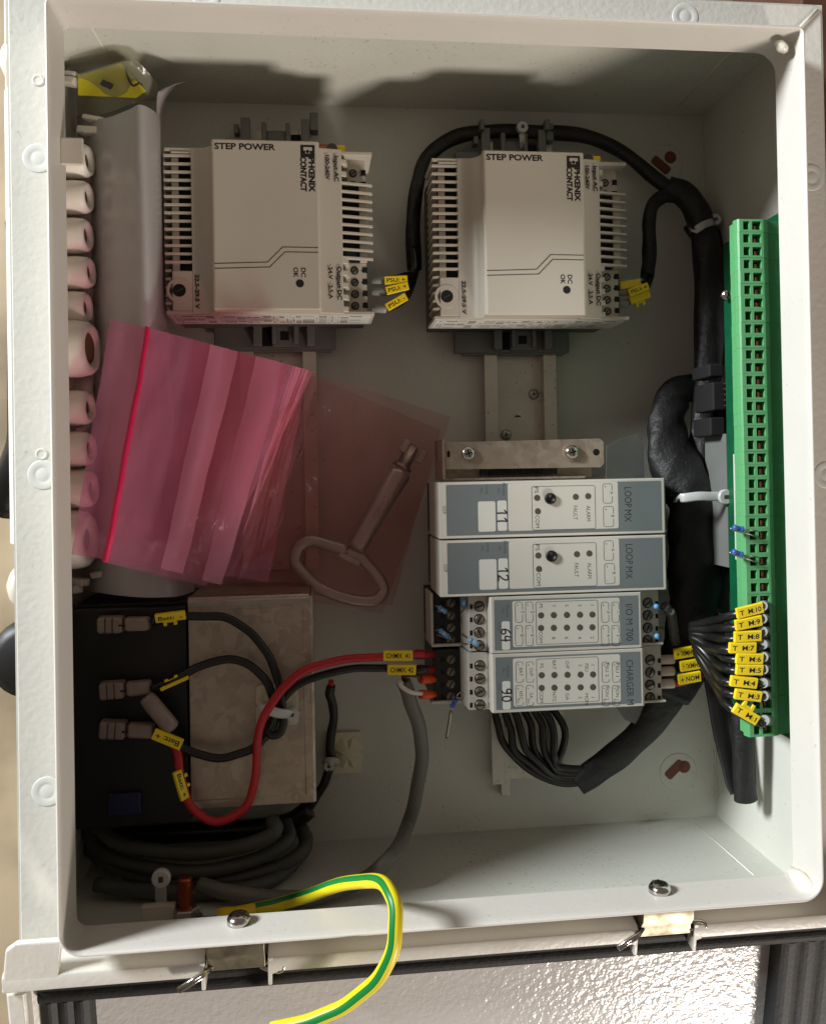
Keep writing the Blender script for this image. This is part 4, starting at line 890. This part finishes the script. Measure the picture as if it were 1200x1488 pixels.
cx_, cy_ = (a[0]+b[0])/2, (a[1]+b[1])/2; MB().obox((cx_, cy_, 52.4), (1, 1, 0), 13, 5, 1.6, taper=.7).build('mount_bridge', 'pad', mt, bevel=.4); MB().obox((cx_, cy_, 52.3), (1, -1, 0), 13, 5, 1.4, taper=.7).build('mount_bridge', 'pad', mt, bevel=.4)
p = PZ([(374, 1026, 54), (378, 1029, 60.5), (395, 1033, 62.5), (413, 1037, 60), (424, 1039, 56)]); tie('translucent cable tie gathering the red and black wires over the galvanised cover', p, 4.2, P(424, 1037, 55), (1, .1, 0), 3.0)
mt = thing('tie_mount', 'ivory adhesive tie mount on the back wall to the right of the galvanised cover', 'tie mount', P(503, 1092, 0))
a = P(486, 1064, 1); b = P(525, 1122, 1); MB().prism(rrect(a[0]-4, a[1], b[0], b[1], .6), 0.2, 2.2).build('mount_base', 'pad', mt, bevel=.3)
MB().obox(((a[0]+b[0])/2, (a[1]+b[1])/2, 3.2), (1, 1, 0), 15, 8, 2.4, taper=.4).build('mount_bridge', 'pad', mt, bevel=.5); MB().obox(((a[0]+b[0])/2, (a[1]+b[1])/2, 3.1), (1, -1, 0), 15, 8, 2.2, taper=.4).build('mount_bridge', 'pad', mt, bevel=.5)
tie('short cable tie holding the wrapped wire to the ivory mount beside the cover', PZ([(474, 1110, 6), (478, 1106, 13), (486, 1108, 12), (490, 1112, 5)]), 4.5, P(478, 1112, 9), (1, 0, 0), 2.6)
t = thing('wire', 'black taped wire with a red tip standing beside the galvanised cover', 'wire', P(482, 1050, 8))
MB().tube(PZ([(481, 996, 16), (480, 1010, 15), (484, 1030, 13), (483, 1055, 11), (480, 1080, 10), (481, 1104, 9), (474, 1130, 9), (460, 1158, 9), (440, 1185, 10)]), 2.1, 12, wob=.07).build('insulation', 'wire_black', t)
MB().tube(PZ([(481, 989, 17), (481, 999, 16)]), 1.2, 10).build('wire_tip', 'wire_red', t)
# grey two core cable
gc = thing('grey_cable', 'grey two core cable rising to the charger module with brown and white cores', 'cable', P(605, 1120, 20))
MB().tube([P(586, 990, 44), P(597, 1018, 43), P(609, 1060, 38), P(612, 1105, 32), P(604, 1160, 26), P(590, 1205, 24), PY(565, 1247, 336), PY(530, 1278, 345), PY(480, 1297, 347), PY(430, 1305, 347), PY(380, 1303, 347), PY(330, 1297, 346), PY(290, 1285, 344)], 3.1, 16).build('jacket', 'grey_cable', gc)
MB().tube(PZ([(588, 990, 44), (586, 983, 45), (600, 981, 45.5), (616, 987, 43)]), .85, 10).build('brown_core', 'wire_brown', gc); MB().tube(PZ([(587, 996, 45), (580, 990, 48), (584, 998, 49), (598, 1006, 48), (614, 1008, 44)]), 1.0, 10).build('white_core', 'wire_white', gc)
for q in (987, 1009): ferrule(gc, P(611, q, 44), P(634, q+.5, 38), 1.9, 'ferr_orange')
# coil of spare cable lying on the lower wall
t = thing('cable_coil', 'coil of spare grey cable on the lower wall in the dark left corner', 'cable', (60, 345, 30))
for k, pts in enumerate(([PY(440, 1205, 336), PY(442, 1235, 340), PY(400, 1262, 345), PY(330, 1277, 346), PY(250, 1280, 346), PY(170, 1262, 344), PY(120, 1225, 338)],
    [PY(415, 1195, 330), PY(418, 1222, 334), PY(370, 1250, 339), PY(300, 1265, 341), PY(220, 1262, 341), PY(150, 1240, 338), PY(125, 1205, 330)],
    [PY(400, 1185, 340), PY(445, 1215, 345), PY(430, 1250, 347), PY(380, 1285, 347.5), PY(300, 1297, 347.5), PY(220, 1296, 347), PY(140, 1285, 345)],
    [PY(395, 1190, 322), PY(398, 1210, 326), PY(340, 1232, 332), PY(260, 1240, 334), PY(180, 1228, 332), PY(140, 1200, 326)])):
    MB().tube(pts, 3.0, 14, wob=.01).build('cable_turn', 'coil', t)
t = wire('thick black cable passing under the cover towards the lower left corner', [P(450, 1175, 14), P(420, 1195, 14), P(360, 1205, 14), P(260, 1210, 14), P(150, 1215, 12)], 4.5, 'wire_black', 'cable', name='cable')
tie('upright cable tie with a round head holding the coil beside the threaded stud', [PY(237, 1322, 347), PY(233, 1300, 341), PY(233, 1278, 334), PY(236, 1268, 332)], 4.4, tuple(Vector(PY(235, 1275, 331))), (0, 1, 0), 3.6)
# earth stud, lug and earth wire
t = thing('earth_stud', 'copper coloured threaded earth stud with a hexagon nut on the lower wall', 'stud', PY(270, 1330, 349))
c = Vector(PY(270, 1336, 349)); mb = MB(); prof = [(0, 3.0)]
for k in range(7): prof += [(5.2+k*1.5, 3.1), (5.95+k*1.5, 2.2)]
prof += [(15.8, 2.9), (16.8, 2.0)]
mb.lathe(c, (0, -1, 0.05), prof, 18).build('threaded_stud', 'stud', t)
MB().lathe(c+Vector((0, -.6, 0)), (0, -1, .05), [(0, 5.0), (.5, 5.3), (4.0, 5.3), (4.6, 4.7)], 6).build('nut', 'zinc', t, bevel=.2)
MB().lathe(c+Vector((0, .4, 0)), (0, -1, .05), [(0, 6.6), (.9, 6.6)], 24).build('washer', 'zinc', t)
MB().obox(c+Vector((-10, -1.8, 0)), (1, 0, 0), 13, 10, 3.6).build('strap_block', 'white', t, bevel=.8)
t = thing('earth_wire', 'green and yellow striped earth wire curving from the stud out over the rim', 'wire', P(575, 1330, 130))
pts = [PY(352, 1326, 347), PY(385, 1318, 345), PY(430, 1308, 342), P(478, 1291, 96), P(520, 1280, 110), P(552, 1282, 122), P(571, 1306, 131), P(576, 1345, 135), P(566, 1390, 134), P(541, 1430, 128), P(505, 1460, 122), P(460, 1480, 118), P(395, 1496, 114)]
MB().tube(pts, 2.45, 20, stripe=(17, 18, 19)).build('insulation', ['earth_y', 'earth_g'], t)
a = Vector(PY(316, 1334, 346.5)); b = Vector(PY(372, 1325, 346)); MB().lathe(a, b-a, [(0, 3.2), (3, 3.5), (7, 3.0), ((b-a).length-.5, 3.4), ((b-a).length, 2.8)], 18).build('lug_sleeve', 'yellow_lug', t)
MB().obox((c+a)/2+Vector((0, .8, 0)), a-c, (a-c).length*.9, 6.0, 1.0, up=(0, -1, 0)).build('lug_tongue', 'zinc', t, bevel=.2)
# wires at the outputs of the power supplies
PG = 'marked wires leaving the power supplies'
for (q, rr, nm, txt) in (((573, 407), -3, 'uppermost', 'PSU: +'), ((575, 419), -14, 'middle', 'PSU: +'), ((574, 439), -30, 'lowest', 'PSU: -')):
    y_ = {'uppermost': 407, 'middle': 423, 'lowest': 448}[nm]
    t = wire('%s of the three marked wires leaving the left power supply' % nm, PZ([(546, y_, 38), (562, y_+1, 38), (590, q[1]-6, 34), (603, 395, 26), (602, 360, 18)]), 1.5, 'wire_black', group=PG)
    ferrule(t, P(561, y_+1, 39), P(540, y_, 39), 1.9, 'ferr_grey', bell=False); marker(t, q[0]+2, q[1], 42, rr, 34, 12, txt, tilt=.1)
for (q, rr, nm, txt) in (((915, 413), -10, 'hindmost', None), ((927, 421), -20, 'foremost', 'PSU: +'), ((929, 432), -20, 'lowest', None)):
    y_ = {'hindmost': 409, 'foremost': 424, 'lowest': 441}[nm]
    t = wire('%s of the marked wires leaving the right power supply' % nm, PZ([(898, y_, 34), (910, y_, 36), (930, q[1], 34), (944, 405, 26), (946, 380, 20)]), 1.5, 'wire_black', group=PG)
    ferrule(t, P(912, y_, 36), P(890, y_, 36), 1.9, 'ferr_grey', bell=False); marker(t, q[0], q[1], 38+2*(nm == 'foremost'), rr, 33, 12, txt, leg=1 if nm == 'lowest' else None)
# wires at the right side of the charger
for (y_, q, txt, m) in ((959, (995, 948), 'CHMX: +', 'wire_black'), (976, (1004, 966), 'CHMX: -', 'wire_black'), (994, (1001, 985), 'MON +', 'wire_red')):
    t = wire({959: 'upper marked wire right of the charger module, yellow marker reading CHMX plus', 976: 'middle marked wire right of the charger module, yellow marker reading CHMX minus', 994: 'lower marked wire right of the charger module, red, marker reading MON'}[y_], PZ([(968, y_, 46), (978, y_-1, 46), (1000, q[1]+4, 46), (1030, q[1]-14, 42), (1040, 930, 34)]), 1.5, m, group='marked wires on the right of the charger')
    ferrule(t, P(978, y_-1, 47), P(956, y_, 47), 2.15, 'ferr_white', bell=False); marker(t, q[0], q[1], 51.5, -10, 36, 16, txt, flip=True, tilt=.15)
t = wire('short wire with a small yellow clip behind the CHMX markers', PZ([(975, 935, 38), (990, 940, 38), (1025, 970, 36), (1035, 985, 30)]), 1.3, 'wire_black', group='marked wires on the right of the charger')
marker(t, 1022, 973, 40, -50, 20, 9, None); marker(t, 990, 937, 38, 10, 20, 10, None)
# black wires curving out from under the charger into the woven sleeve
for k in range(7):
    x0 = 718+k*14; z0 = 16+2*(k % 3)
    t = wire('%s black wire curving out from under the charger module into the sleeve' % ['leftmost', 'second leftmost', 'third leftmost', 'middle', 'third rightmost', 'second rightmost', 'rightmost'][k], PZ([(x0, 1030, z0), (x0+6+k*2, 1056, z0+2), (x0+16, 1085+6*(k % 2), z0+3), (770+k*7, 1118-k*3, z0+3), (812, 1138-k*4, 20), (850, 1136-k*3, 20)]), 1.75, 'wire_black', group='black wires under the charger module')

# ---------------------------------------------------------------- black woven sleeves
def sleeve(label, pts, r, flat, wob=.08, taper=None, name='cable_sleeve'):
    o = MB().tube(pts, r, 22, sub=7, flat=flat, wob=wob, taper=taper).build(name, 'sleeve'); tag(o, label, 'cable sleeve', 'black woven cable sleeves'); return o
sleeve('thin black sleeve looping from the left power supply over the top of the right one', PZ([(602, 392, 15), (600, 330, 13), (606, 270, 12), (622, 228, 11), (660, 200, 10), (712, 191, 10), (780, 192, 10), (850, 198, 11), (905, 222, 12), (950, 258, 15), (985, 285, 17), (1012, 310, 18)]), 3.4, .85)
sleeve('short black sleeve dropping from the junction to the output of the right power supply', PZ([(985, 285, 16), (962, 286, 17), (946, 305, 18), (942, 340, 20), (943, 375, 22), (940, 402, 26)]), 3.3, .85)
sleeve('thick black sleeve bending down the right side of the back wall from the junction', PZ([(968, 270, 16), (995, 284, 18), (1015, 315, 20), (1027, 370, 22), (1030, 450, 24), (1028, 540, 28), (1024, 620, 32), (1022, 700, 34), (1024, 780, 36)]), 6.6, .8, taper=lambda u: .8+.25*min(1, u*3))
sleeve('second black sleeve running down tight beside the terminal strip', PZ([(1010, 320, 14), (1040, 370, 16), (1052, 440, 20), (1054, 520, 26), (1050, 600, 32), (1046, 700, 36), (1046, 800, 38), (1044, 890, 40)]), 7.0, .7)
sleeve('wide wrinkled black sleeve bulging beside the modules and gathered by a cable tie', PZ([(1010, 562, 26), (985, 570, 28), (970, 600, 30), (971, 640, 34), (985, 685, 38), (1004, 722, 40), (1010, 770, 40), (1010, 830, 40), (1006, 890, 40), (996, 950, 38), (970, 1010, 34)]), 10.6, .6, wob=.12, taper=lambda u: .55+.6*min(1, u*2.2)-.15*max(0, u-.8)*5)
sleeve('black sleeve swinging from the bundle down to the wires under the charger', PZ([(1000, 940, 36), (975, 1005, 30), (945, 1050, 25), (905, 1090, 22), (868, 1118, 20), (838, 1140, 19)]), 8.0, .6, wob=.06, taper=lambda u: 1-.25*u)
o = MB().tube(PZ([(1076, 860, 62), (1078, 960, 60), (1079, 1060, 58), (1081, 1130, 56), (1083, 1162, 55)]), 5.0, 16, flat=.8, wob=.05).build('cable_sleeve', 'sleeve'); tag(o, 'straight black sleeve hanging from the terminal strip to the lower right corner', 'cable sleeve', 'black woven cable sleeves')
o = MB().tube(PZ([(1030, 900, 42), (1040, 980, 44), (1052, 1060, 46), (1066, 1125, 48), (1074, 1150, 49)]), 6.0, 16, flat=.35, wob=.05, taper=lambda u: 1.1-.35*u).build('ribbon_cable', 'wire_black'); tag(o, 'flat black ribbon slanting down to the lower right corner beside the straight sleeve', 'ribbon cable')
p = PZ([(981, 725, 50), (988, 723, 58), (1012, 721, 61), (1035, 721, 61.5), (1052, 722, 61.5)]); tie('cable tie across the wide black sleeve to the right of the handwritten 11 module', p, 4.0, P(1052, 722, 61), (1, 0, 0), 3.3)
p = PZ([(1003, 334, 18), (1008, 334, 28), (1022, 327, 30), (1036, 322, 26)]); tie('cable tie on the thick black sleeve near the upper right corner', p, 3.6, P(1037, 320, 22), (1, -.3, 0), 2.9)
p = PZ([(759, 215, 12), (759, 205, 15), (758, 194, 16)]); tie('cable tie holding the sleeve above the right power supply', p, 3.0, P(758, 186, 16), (0, 1, 0), 2.8)
for q in ((699, 184), (793, 184)):
    p = P(q[0], q[1], 14); MB().obox(p, (0, 1, 0), 5, 2.0, 6).build('rail_foot_tip', 'clip', bpy.data.objects['power_supply.001'], bevel=.3)
t = thing('clear_tube', 'clear plastic tube standing between the modules and the black sleeve', 'tube', P(968, 900, 30))
MB().tube(PZ([(965, 880, 52), (974, 893, 50), (978, 915, 48), (982, 935, 46)]), 2.2, 12).build('tube_wall', 'tube_clear', t); MB().lathe(P(975, 889, 52), (0, 0, 1), [(0, 1.6), (.6, 1.4), (.8, .6)], 14).build('tube_end', 'nylon', t)

# ---------------------------------------------------------------- resistors
def resistor(label, q0, q1, z, leads, m='res', r=1.15, z1=None):
    a = Vector(P(*q0, z)); b_ = Vector(P(*q1, z if z1 is None else z1)); d = b_-a; L = d.length
    t = thing('resistor', label, 'resistor', tuple((a+b_)/2), 'small blue resistors')
    MB().lathe(a, d, [(0, r*.35), (L*.05, r*.9), (L*.16, r*1.1), (L*.28, r*.95), (L*.36, r*.8), (L*.64, r*.8), (L*.72, r*.95), (L*.84, r*1.1), (L*.95, r*.9), (L, r*.35)], 16).build('resistor_body', m, t)
    for f in (.36, .46, .56, .66): MB().lathe(a+d*f, d, [(0, r*.84), (L*.045, r*.84)], 14).build('colour_band', 'res_band' if m == 'res' else 'res_band2', t)
    for ld in leads: MB().tube([tuple(a) if isinstance(p, str) and p == 'a' else tuple(b_) if isinstance(p, str) else P(*p) for p in ld], .28, 7).build('lead', 'lead', t)
    return t
resistor('blue resistor in the upper left terminals of the module handwritten 64', (637, 882), (649, 890), 46, [['b', (652, 894, 47), (645, 890, 43), (634, 888, 40)], ['a', (632, 880, 44)]])
resistor('blue resistor in the black terminals of the 64 module, above the red ferrule', (638, 915), (652, 926), 46, [['b', (655, 929, 46), (645, 926, 43), (634, 922, 40)], ['a', (633, 916, 42)]])
resistor('blue resistor standing on end beside the upper beige terminals of the 64 module', (674, 879), (672, 873), 50, [['a', (675, 884, 48), (670, 890, 42)]], z1=57)
resistor('blue resistor lying over the lowest beige screw of the module handwritten 64', (681, 929), (695, 937), 58, [['b', (692, 940, 57), (680, 936, 52), (672, 935, 46)], ['a', (674, 924, 54), (671, 920, 46)]])
resistor('blue resistor at the lowest black terminal of the charger module', (662, 1016), (656, 1028), 44, [['a', (666, 1008, 46), (673, 1005, 44)], ['a', (664, 1014, 44), (673, 1015, 43)], ['b', (655, 1033, 42)]], 'res2')
resistor('blue resistor standing at the uppermost right terminal of the 64 module', (955, 884), (953, 881), 52, [['a', (958, 886, 46)]], z1=60)
resistor('blue resistor standing at the lowest right terminal of the 64 module', (956, 927), (954, 924), 52, [['a', (960, 930, 46)]], z1=60)
resistor('blue resistor wired across the terminal strip, upper one of two', (1064, 766), (1080, 770), 97, [['b', (1092, 770.5, 97.5), (1106, 773, 94)], ['a', (1062, 769, 97), (1075, 773.5, 98), (1090, 777, 98), (1106, 783, 94)]], 'res2', 1.2)
resistor('blue resistor wired across the terminal strip, lower one of two', (1063, 801), (1079, 807), 97, [['b', (1092, 808, 97.5), (1106, 811, 94)], ['a', (1061, 804, 97), (1075, 809.5, 98), (1090, 814, 98), (1106, 820, 94)]], 'res2', 1.2)
o = MB().tube(PZ([(655, 1034, 34), (652, 1054, 32), (649, 1072, 30)]), .75, 10).build('metal_pin', 'zinc'); tag(o, 'thin steel pin sticking out below the left end of the charger module', 'pin')

# ---------------------------------------------------------------- grey shielding bag with a yellow label
def sheet(corners, nu, nv, fn, mb=None):
    mb = mb or MB(); tl, tr, br, bl = [Vector(c) for c in corners]; rows = []
    for j in range(nv+1):
        v = j/nv; row = []
        for i in range(nu+1):
            u = i/nu; p = tl.lerp(tr, u).lerp(bl.lerp(br, u), v); dx, dy, dz = fn(u, v); row.append((p.x+dx, p.y+dy, p.z+dz))
        rows.append(row)
    return mb.grid(rows)
gb = thing('shielding_bag', 'crumpled pale grey translucent bag standing between the grommets and the left power supply', 'bag', P(180, 500, 3))
def cross(pxs, pys, zs, n=60):     # surface through a table of profiles: rows run down the bag
    rows = []
    for r_, (pxr, pyr, zr) in enumerate(zip(pxs, pys, zs)): rows.append([Vector(P(x_, y_, z_)) for x_, y_, z_ in zip(pxr, pyr, zr)])
    def cat(a, t):
        k = min(int(t), len(a)-2); f = t-k; p0 = a[max(k-1, 0)]; p1 = a[k]; p2 = a[k+1]; p3 = a[min(k+2, len(a)-1)]
        return 0.5*((2*p1)+(p2-p0)*f+(2*p0-5*p1+4*p2-p3)*f*f+(3*p1-p0-3*p2+p3)*f**3)
    R_ = []
    for j in range(n+1):
        t = j/n*(len(rows)-1); cr = [cat([r_[i] for r_ in rows], t) for i in range(len(rows[0]))]
        R_.append([tuple(cat(cr, i/36*(len(cr)-1))) for i in range(37)])
    return R_
pxs = [(112, 150, 186, 203, 222, 234, 234), (114, 150, 184, 205, 224, 236, 235), (116, 150, 184, 208, 228, 238, 236), (122, 152, 188, 212, 230, 241, 240), (124, 158, 192, 214, 236, 250, 250), (124, 160, 196, 224, 246, 264, 266), (126, 162, 204, 238, 262, 280, 284)]
pys = [(168, 172, 160, 152, 160, 172, 176), (210,)*7, (300,)*7, (420,)*7, (560,)*7, (700,)*7, (858, 864, 868, 868, 866, 860, 858)]
zs = [(20, 46, 60, 64, 56, 40, 12), (20, 48, 62, 67, 58, 42, 10), (20, 46, 60, 68, 58, 40, 8), (20, 46, 58, 66, 56, 38, 8), (20, 46, 54, 60, 52, 34, 8), (22, 46, 52, 54, 44, 28, 6), (30, 46, 51, 51, 44, 26, 6)]
MB().grid(cross(pxs, pys, zs)).build('bag_wall', 'film_grey', gb)
pxs = [(236, 250, 272, 298), (228, 232, 236, 240), (232, 236, 238, 240)]; pys = [(134, 124, 118, 113), (150, 150, 150, 148), (300, 300, 300, 300)]; zs = [(58, 52, 44, 36), (48, 44, 40, 36), (44, 40, 34, 26)]
MB().grid(cross(pxs, pys, zs, 30)).build('bag_flap', 'film_grey', gb)
pxs = [(112, 140, 175, 200), (112, 140, 180, 226), (114, 150, 190, 232)]; pys = [(108, 100, 90, 88), (130, 126, 120, 118), (172, 166, 152, 138)]; zs = [(46, 52, 58, 56), (36, 44, 50, 48), (26, 38, 44, 40)]
MB().grid(cross(pxs, pys, zs, 24)).build('bag_mouth', 'film_clear', gb)
yl = thing('label_card', 'yellow warning label card sticking out of the mouth of the grey bag', 'label', P(160, 120, 30))
q = [P(114, 110, 44), P(176, 92, 52), P(212, 132, 50), P(198, 142, 48), P(114, 138, 40)]
MB().add(q+[(p[0], p[1], p[2]-.6) for p in q], [(0, 1, 2, 3, 4), (9, 8, 7, 6, 5)]+[(k, (k+1) % 5, 5+(k+1) % 5, 5+k) for k in range(5)]).build('label_sheet', 'lab_yellow', yl)
mb = MB(); mb.tube(PZ([(148, 119, 48.9), (154, 122, 49), (163, 127, 49.2)]), 1.3, 8, flat=.2); mb.build('printed_mark', 'ink_soft', yl)
MB().tube(PZ([(183, 98, 52.4), (186, 112, 52), (193, 124, 51.4), (202, 121, 51.6)]), .5, 8, flat=.3).build('printed_mark', 'ink_soft', yl)

# ---------------------------------------------------------------- pink antistatic bag with the key inside
pb = thing('antistatic_bag', 'pink translucent zip bag draped across the grey bag with a key inside', 'bag', P(400, 660, 10))
def rip(u, v, a=.5): return a*(math.sin(9*u+3*v)*.5+math.sin(17*v+4*u)*.3+math.sin(31*u+11*v)*.2)
def zprof(u): return 0
def lay(q, z4, nu=40, nv=40, amp=.6, bow=0, name='bag_layer', m='film_pink'):
    cs = [P(*q[k], z4[k]) for k in range(4)]
    return sheet(cs, nu, nv, lambda u, v: (rip(v, 0, .5), rip(u*2, v, .1), rip(u, v, amp)+bow*math.sin(math.pi*u)*math.sin(math.pi*v))).build(name, m, pb)
lay([(160, 463), (446, 537), (390, 846), (104, 806)], (66, 50, 44, 64), amp=.9, bow=2)
lay([(216, 476), (455, 540), (300, 852), (150, 817)], (72, 56, 50, 70), amp=.8, bow=3, name='bag_layer')
lay([(306, 500), (346, 511), (266, 834), (234, 826)], (74, 72, 68, 70), amp=0, bow=1.5, name='fold', m='film_pink_fold')
lay([(372, 517), (418, 529), (322, 850), (294, 843)], (73, 71, 67, 68), amp=0, bow=1.5, name='fold', m='film_pink_fold')
lay([(346, 511), (372, 517), (294, 843), (266, 834)], (77, 75, 71, 72), amp=0, bow=1.5, name='fold', m='film_pink_dark')
lay([(424, 531), (448, 538), (385, 700), (352, 780)], (74, 72, 66, 67), amp=.8, name='fold', m='film_pink_fold')
lay([(438, 536), (456, 542), (440, 660), (330, 846)], (79, 77, 72, 74), amp=1.2, name='fold', m='film_pink_dark')
lay([(400, 600), (430, 580), (410, 760), (345, 848)], (84, 82, 78, 80), amp=1.4, name='fold', m='film_pink_dark')
lay([(440, 537), (655, 606), (556, 892), (300, 846)], (52, 30, 28, 50), amp=2.4, bow=3, name='bag_layer', m='film_pink_dark')
lay([(450, 545), (640, 625), (570, 880), (330, 848)], (22, 8, 8, 18), amp=1.0, name='bag_layer', m='film_pink_dark')
cs = PZ([(211, 474, 77), (219, 476, 77), (158, 817, 76), (148, 814, 76)])
sheet(cs, 6, 60, lambda u, v: (rip(v, 0, .4)+1.0*math.sin(math.pi*v), 0, .8*math.sin(math.pi*u)+3.2*math.sin(math.pi*v)+rip(.3, v, .3))).build('zip_seal', 'zip', pb)
# key
kt = thing('cabinet_key', 'cast metal cabinet key with an oval bow lying inside the pink bag', 'key', P(540, 760, 14))
KZ = 19
bow = [(505, 800), (460, 787), (440, 790), (430, 806), (432, 822), (448, 842), (475, 860), (510, 872), (545, 873), (556, 858), (554, 845), (540, 826), (522, 808)]
pts = PZ([(x_, y_, KZ) for x_, y_ in bow]); MB().tube(pts+[pts[0], pts[1]][:1], 2.7, 12, sub=5, flat=.8).build('bow', 'key', kt)
MB().obox(P(508, 812, KZ), Vector(P(530, 822, KZ))-Vector(P(488, 800, KZ)), 11, 3.2, 3).build('bow_web', 'key', kt, bevel=.8)
a = Vector(P(516, 798, KZ+1)); b = Vector(P(583, 683, KZ+2)); MB().lathe(a, b-a, [(0, 4.0), (3, 4.6), ((b-a).length*.5, 4.9), ((b-a).length-2, 5.4), ((b-a).length, 4.6)], 18).build('shank', 'key', kt)
a2 = Vector(P(583, 680, KZ+2)); b2 = Vector(P(602, 648, KZ+2)); MB().lathe(a2, b2-a2, [(0, 4.6), (1.5, 4.6), (1.6, 3.4), ((b2-a2).length-1, 2.8), ((b2-a2).length, 2.0)], 18).build('tip', 'zinc', kt)
for (q, s_) in (((588, 648), 1), ((612, 664), 1)): MB().obox(P(*q, KZ+2), b2-a2, 6, 3.2, 4).build('bit', 'key', kt, bevel=.5)
mb = MB(); d = (b-a).normalized(); e = Vector((0, 0, 1)).cross(d).normalized(); c = a+d*22+Vector((0, 0, 5.1)); put_text(mb, 'CPHC', c.x, c.y, c.z, 2.6, width=11, ex=d, ey=-e); mb.build('cast_lettering', 'zinc', kt, )
for o in bpy.data.objects:
    if '_o' in o: del o['_o']
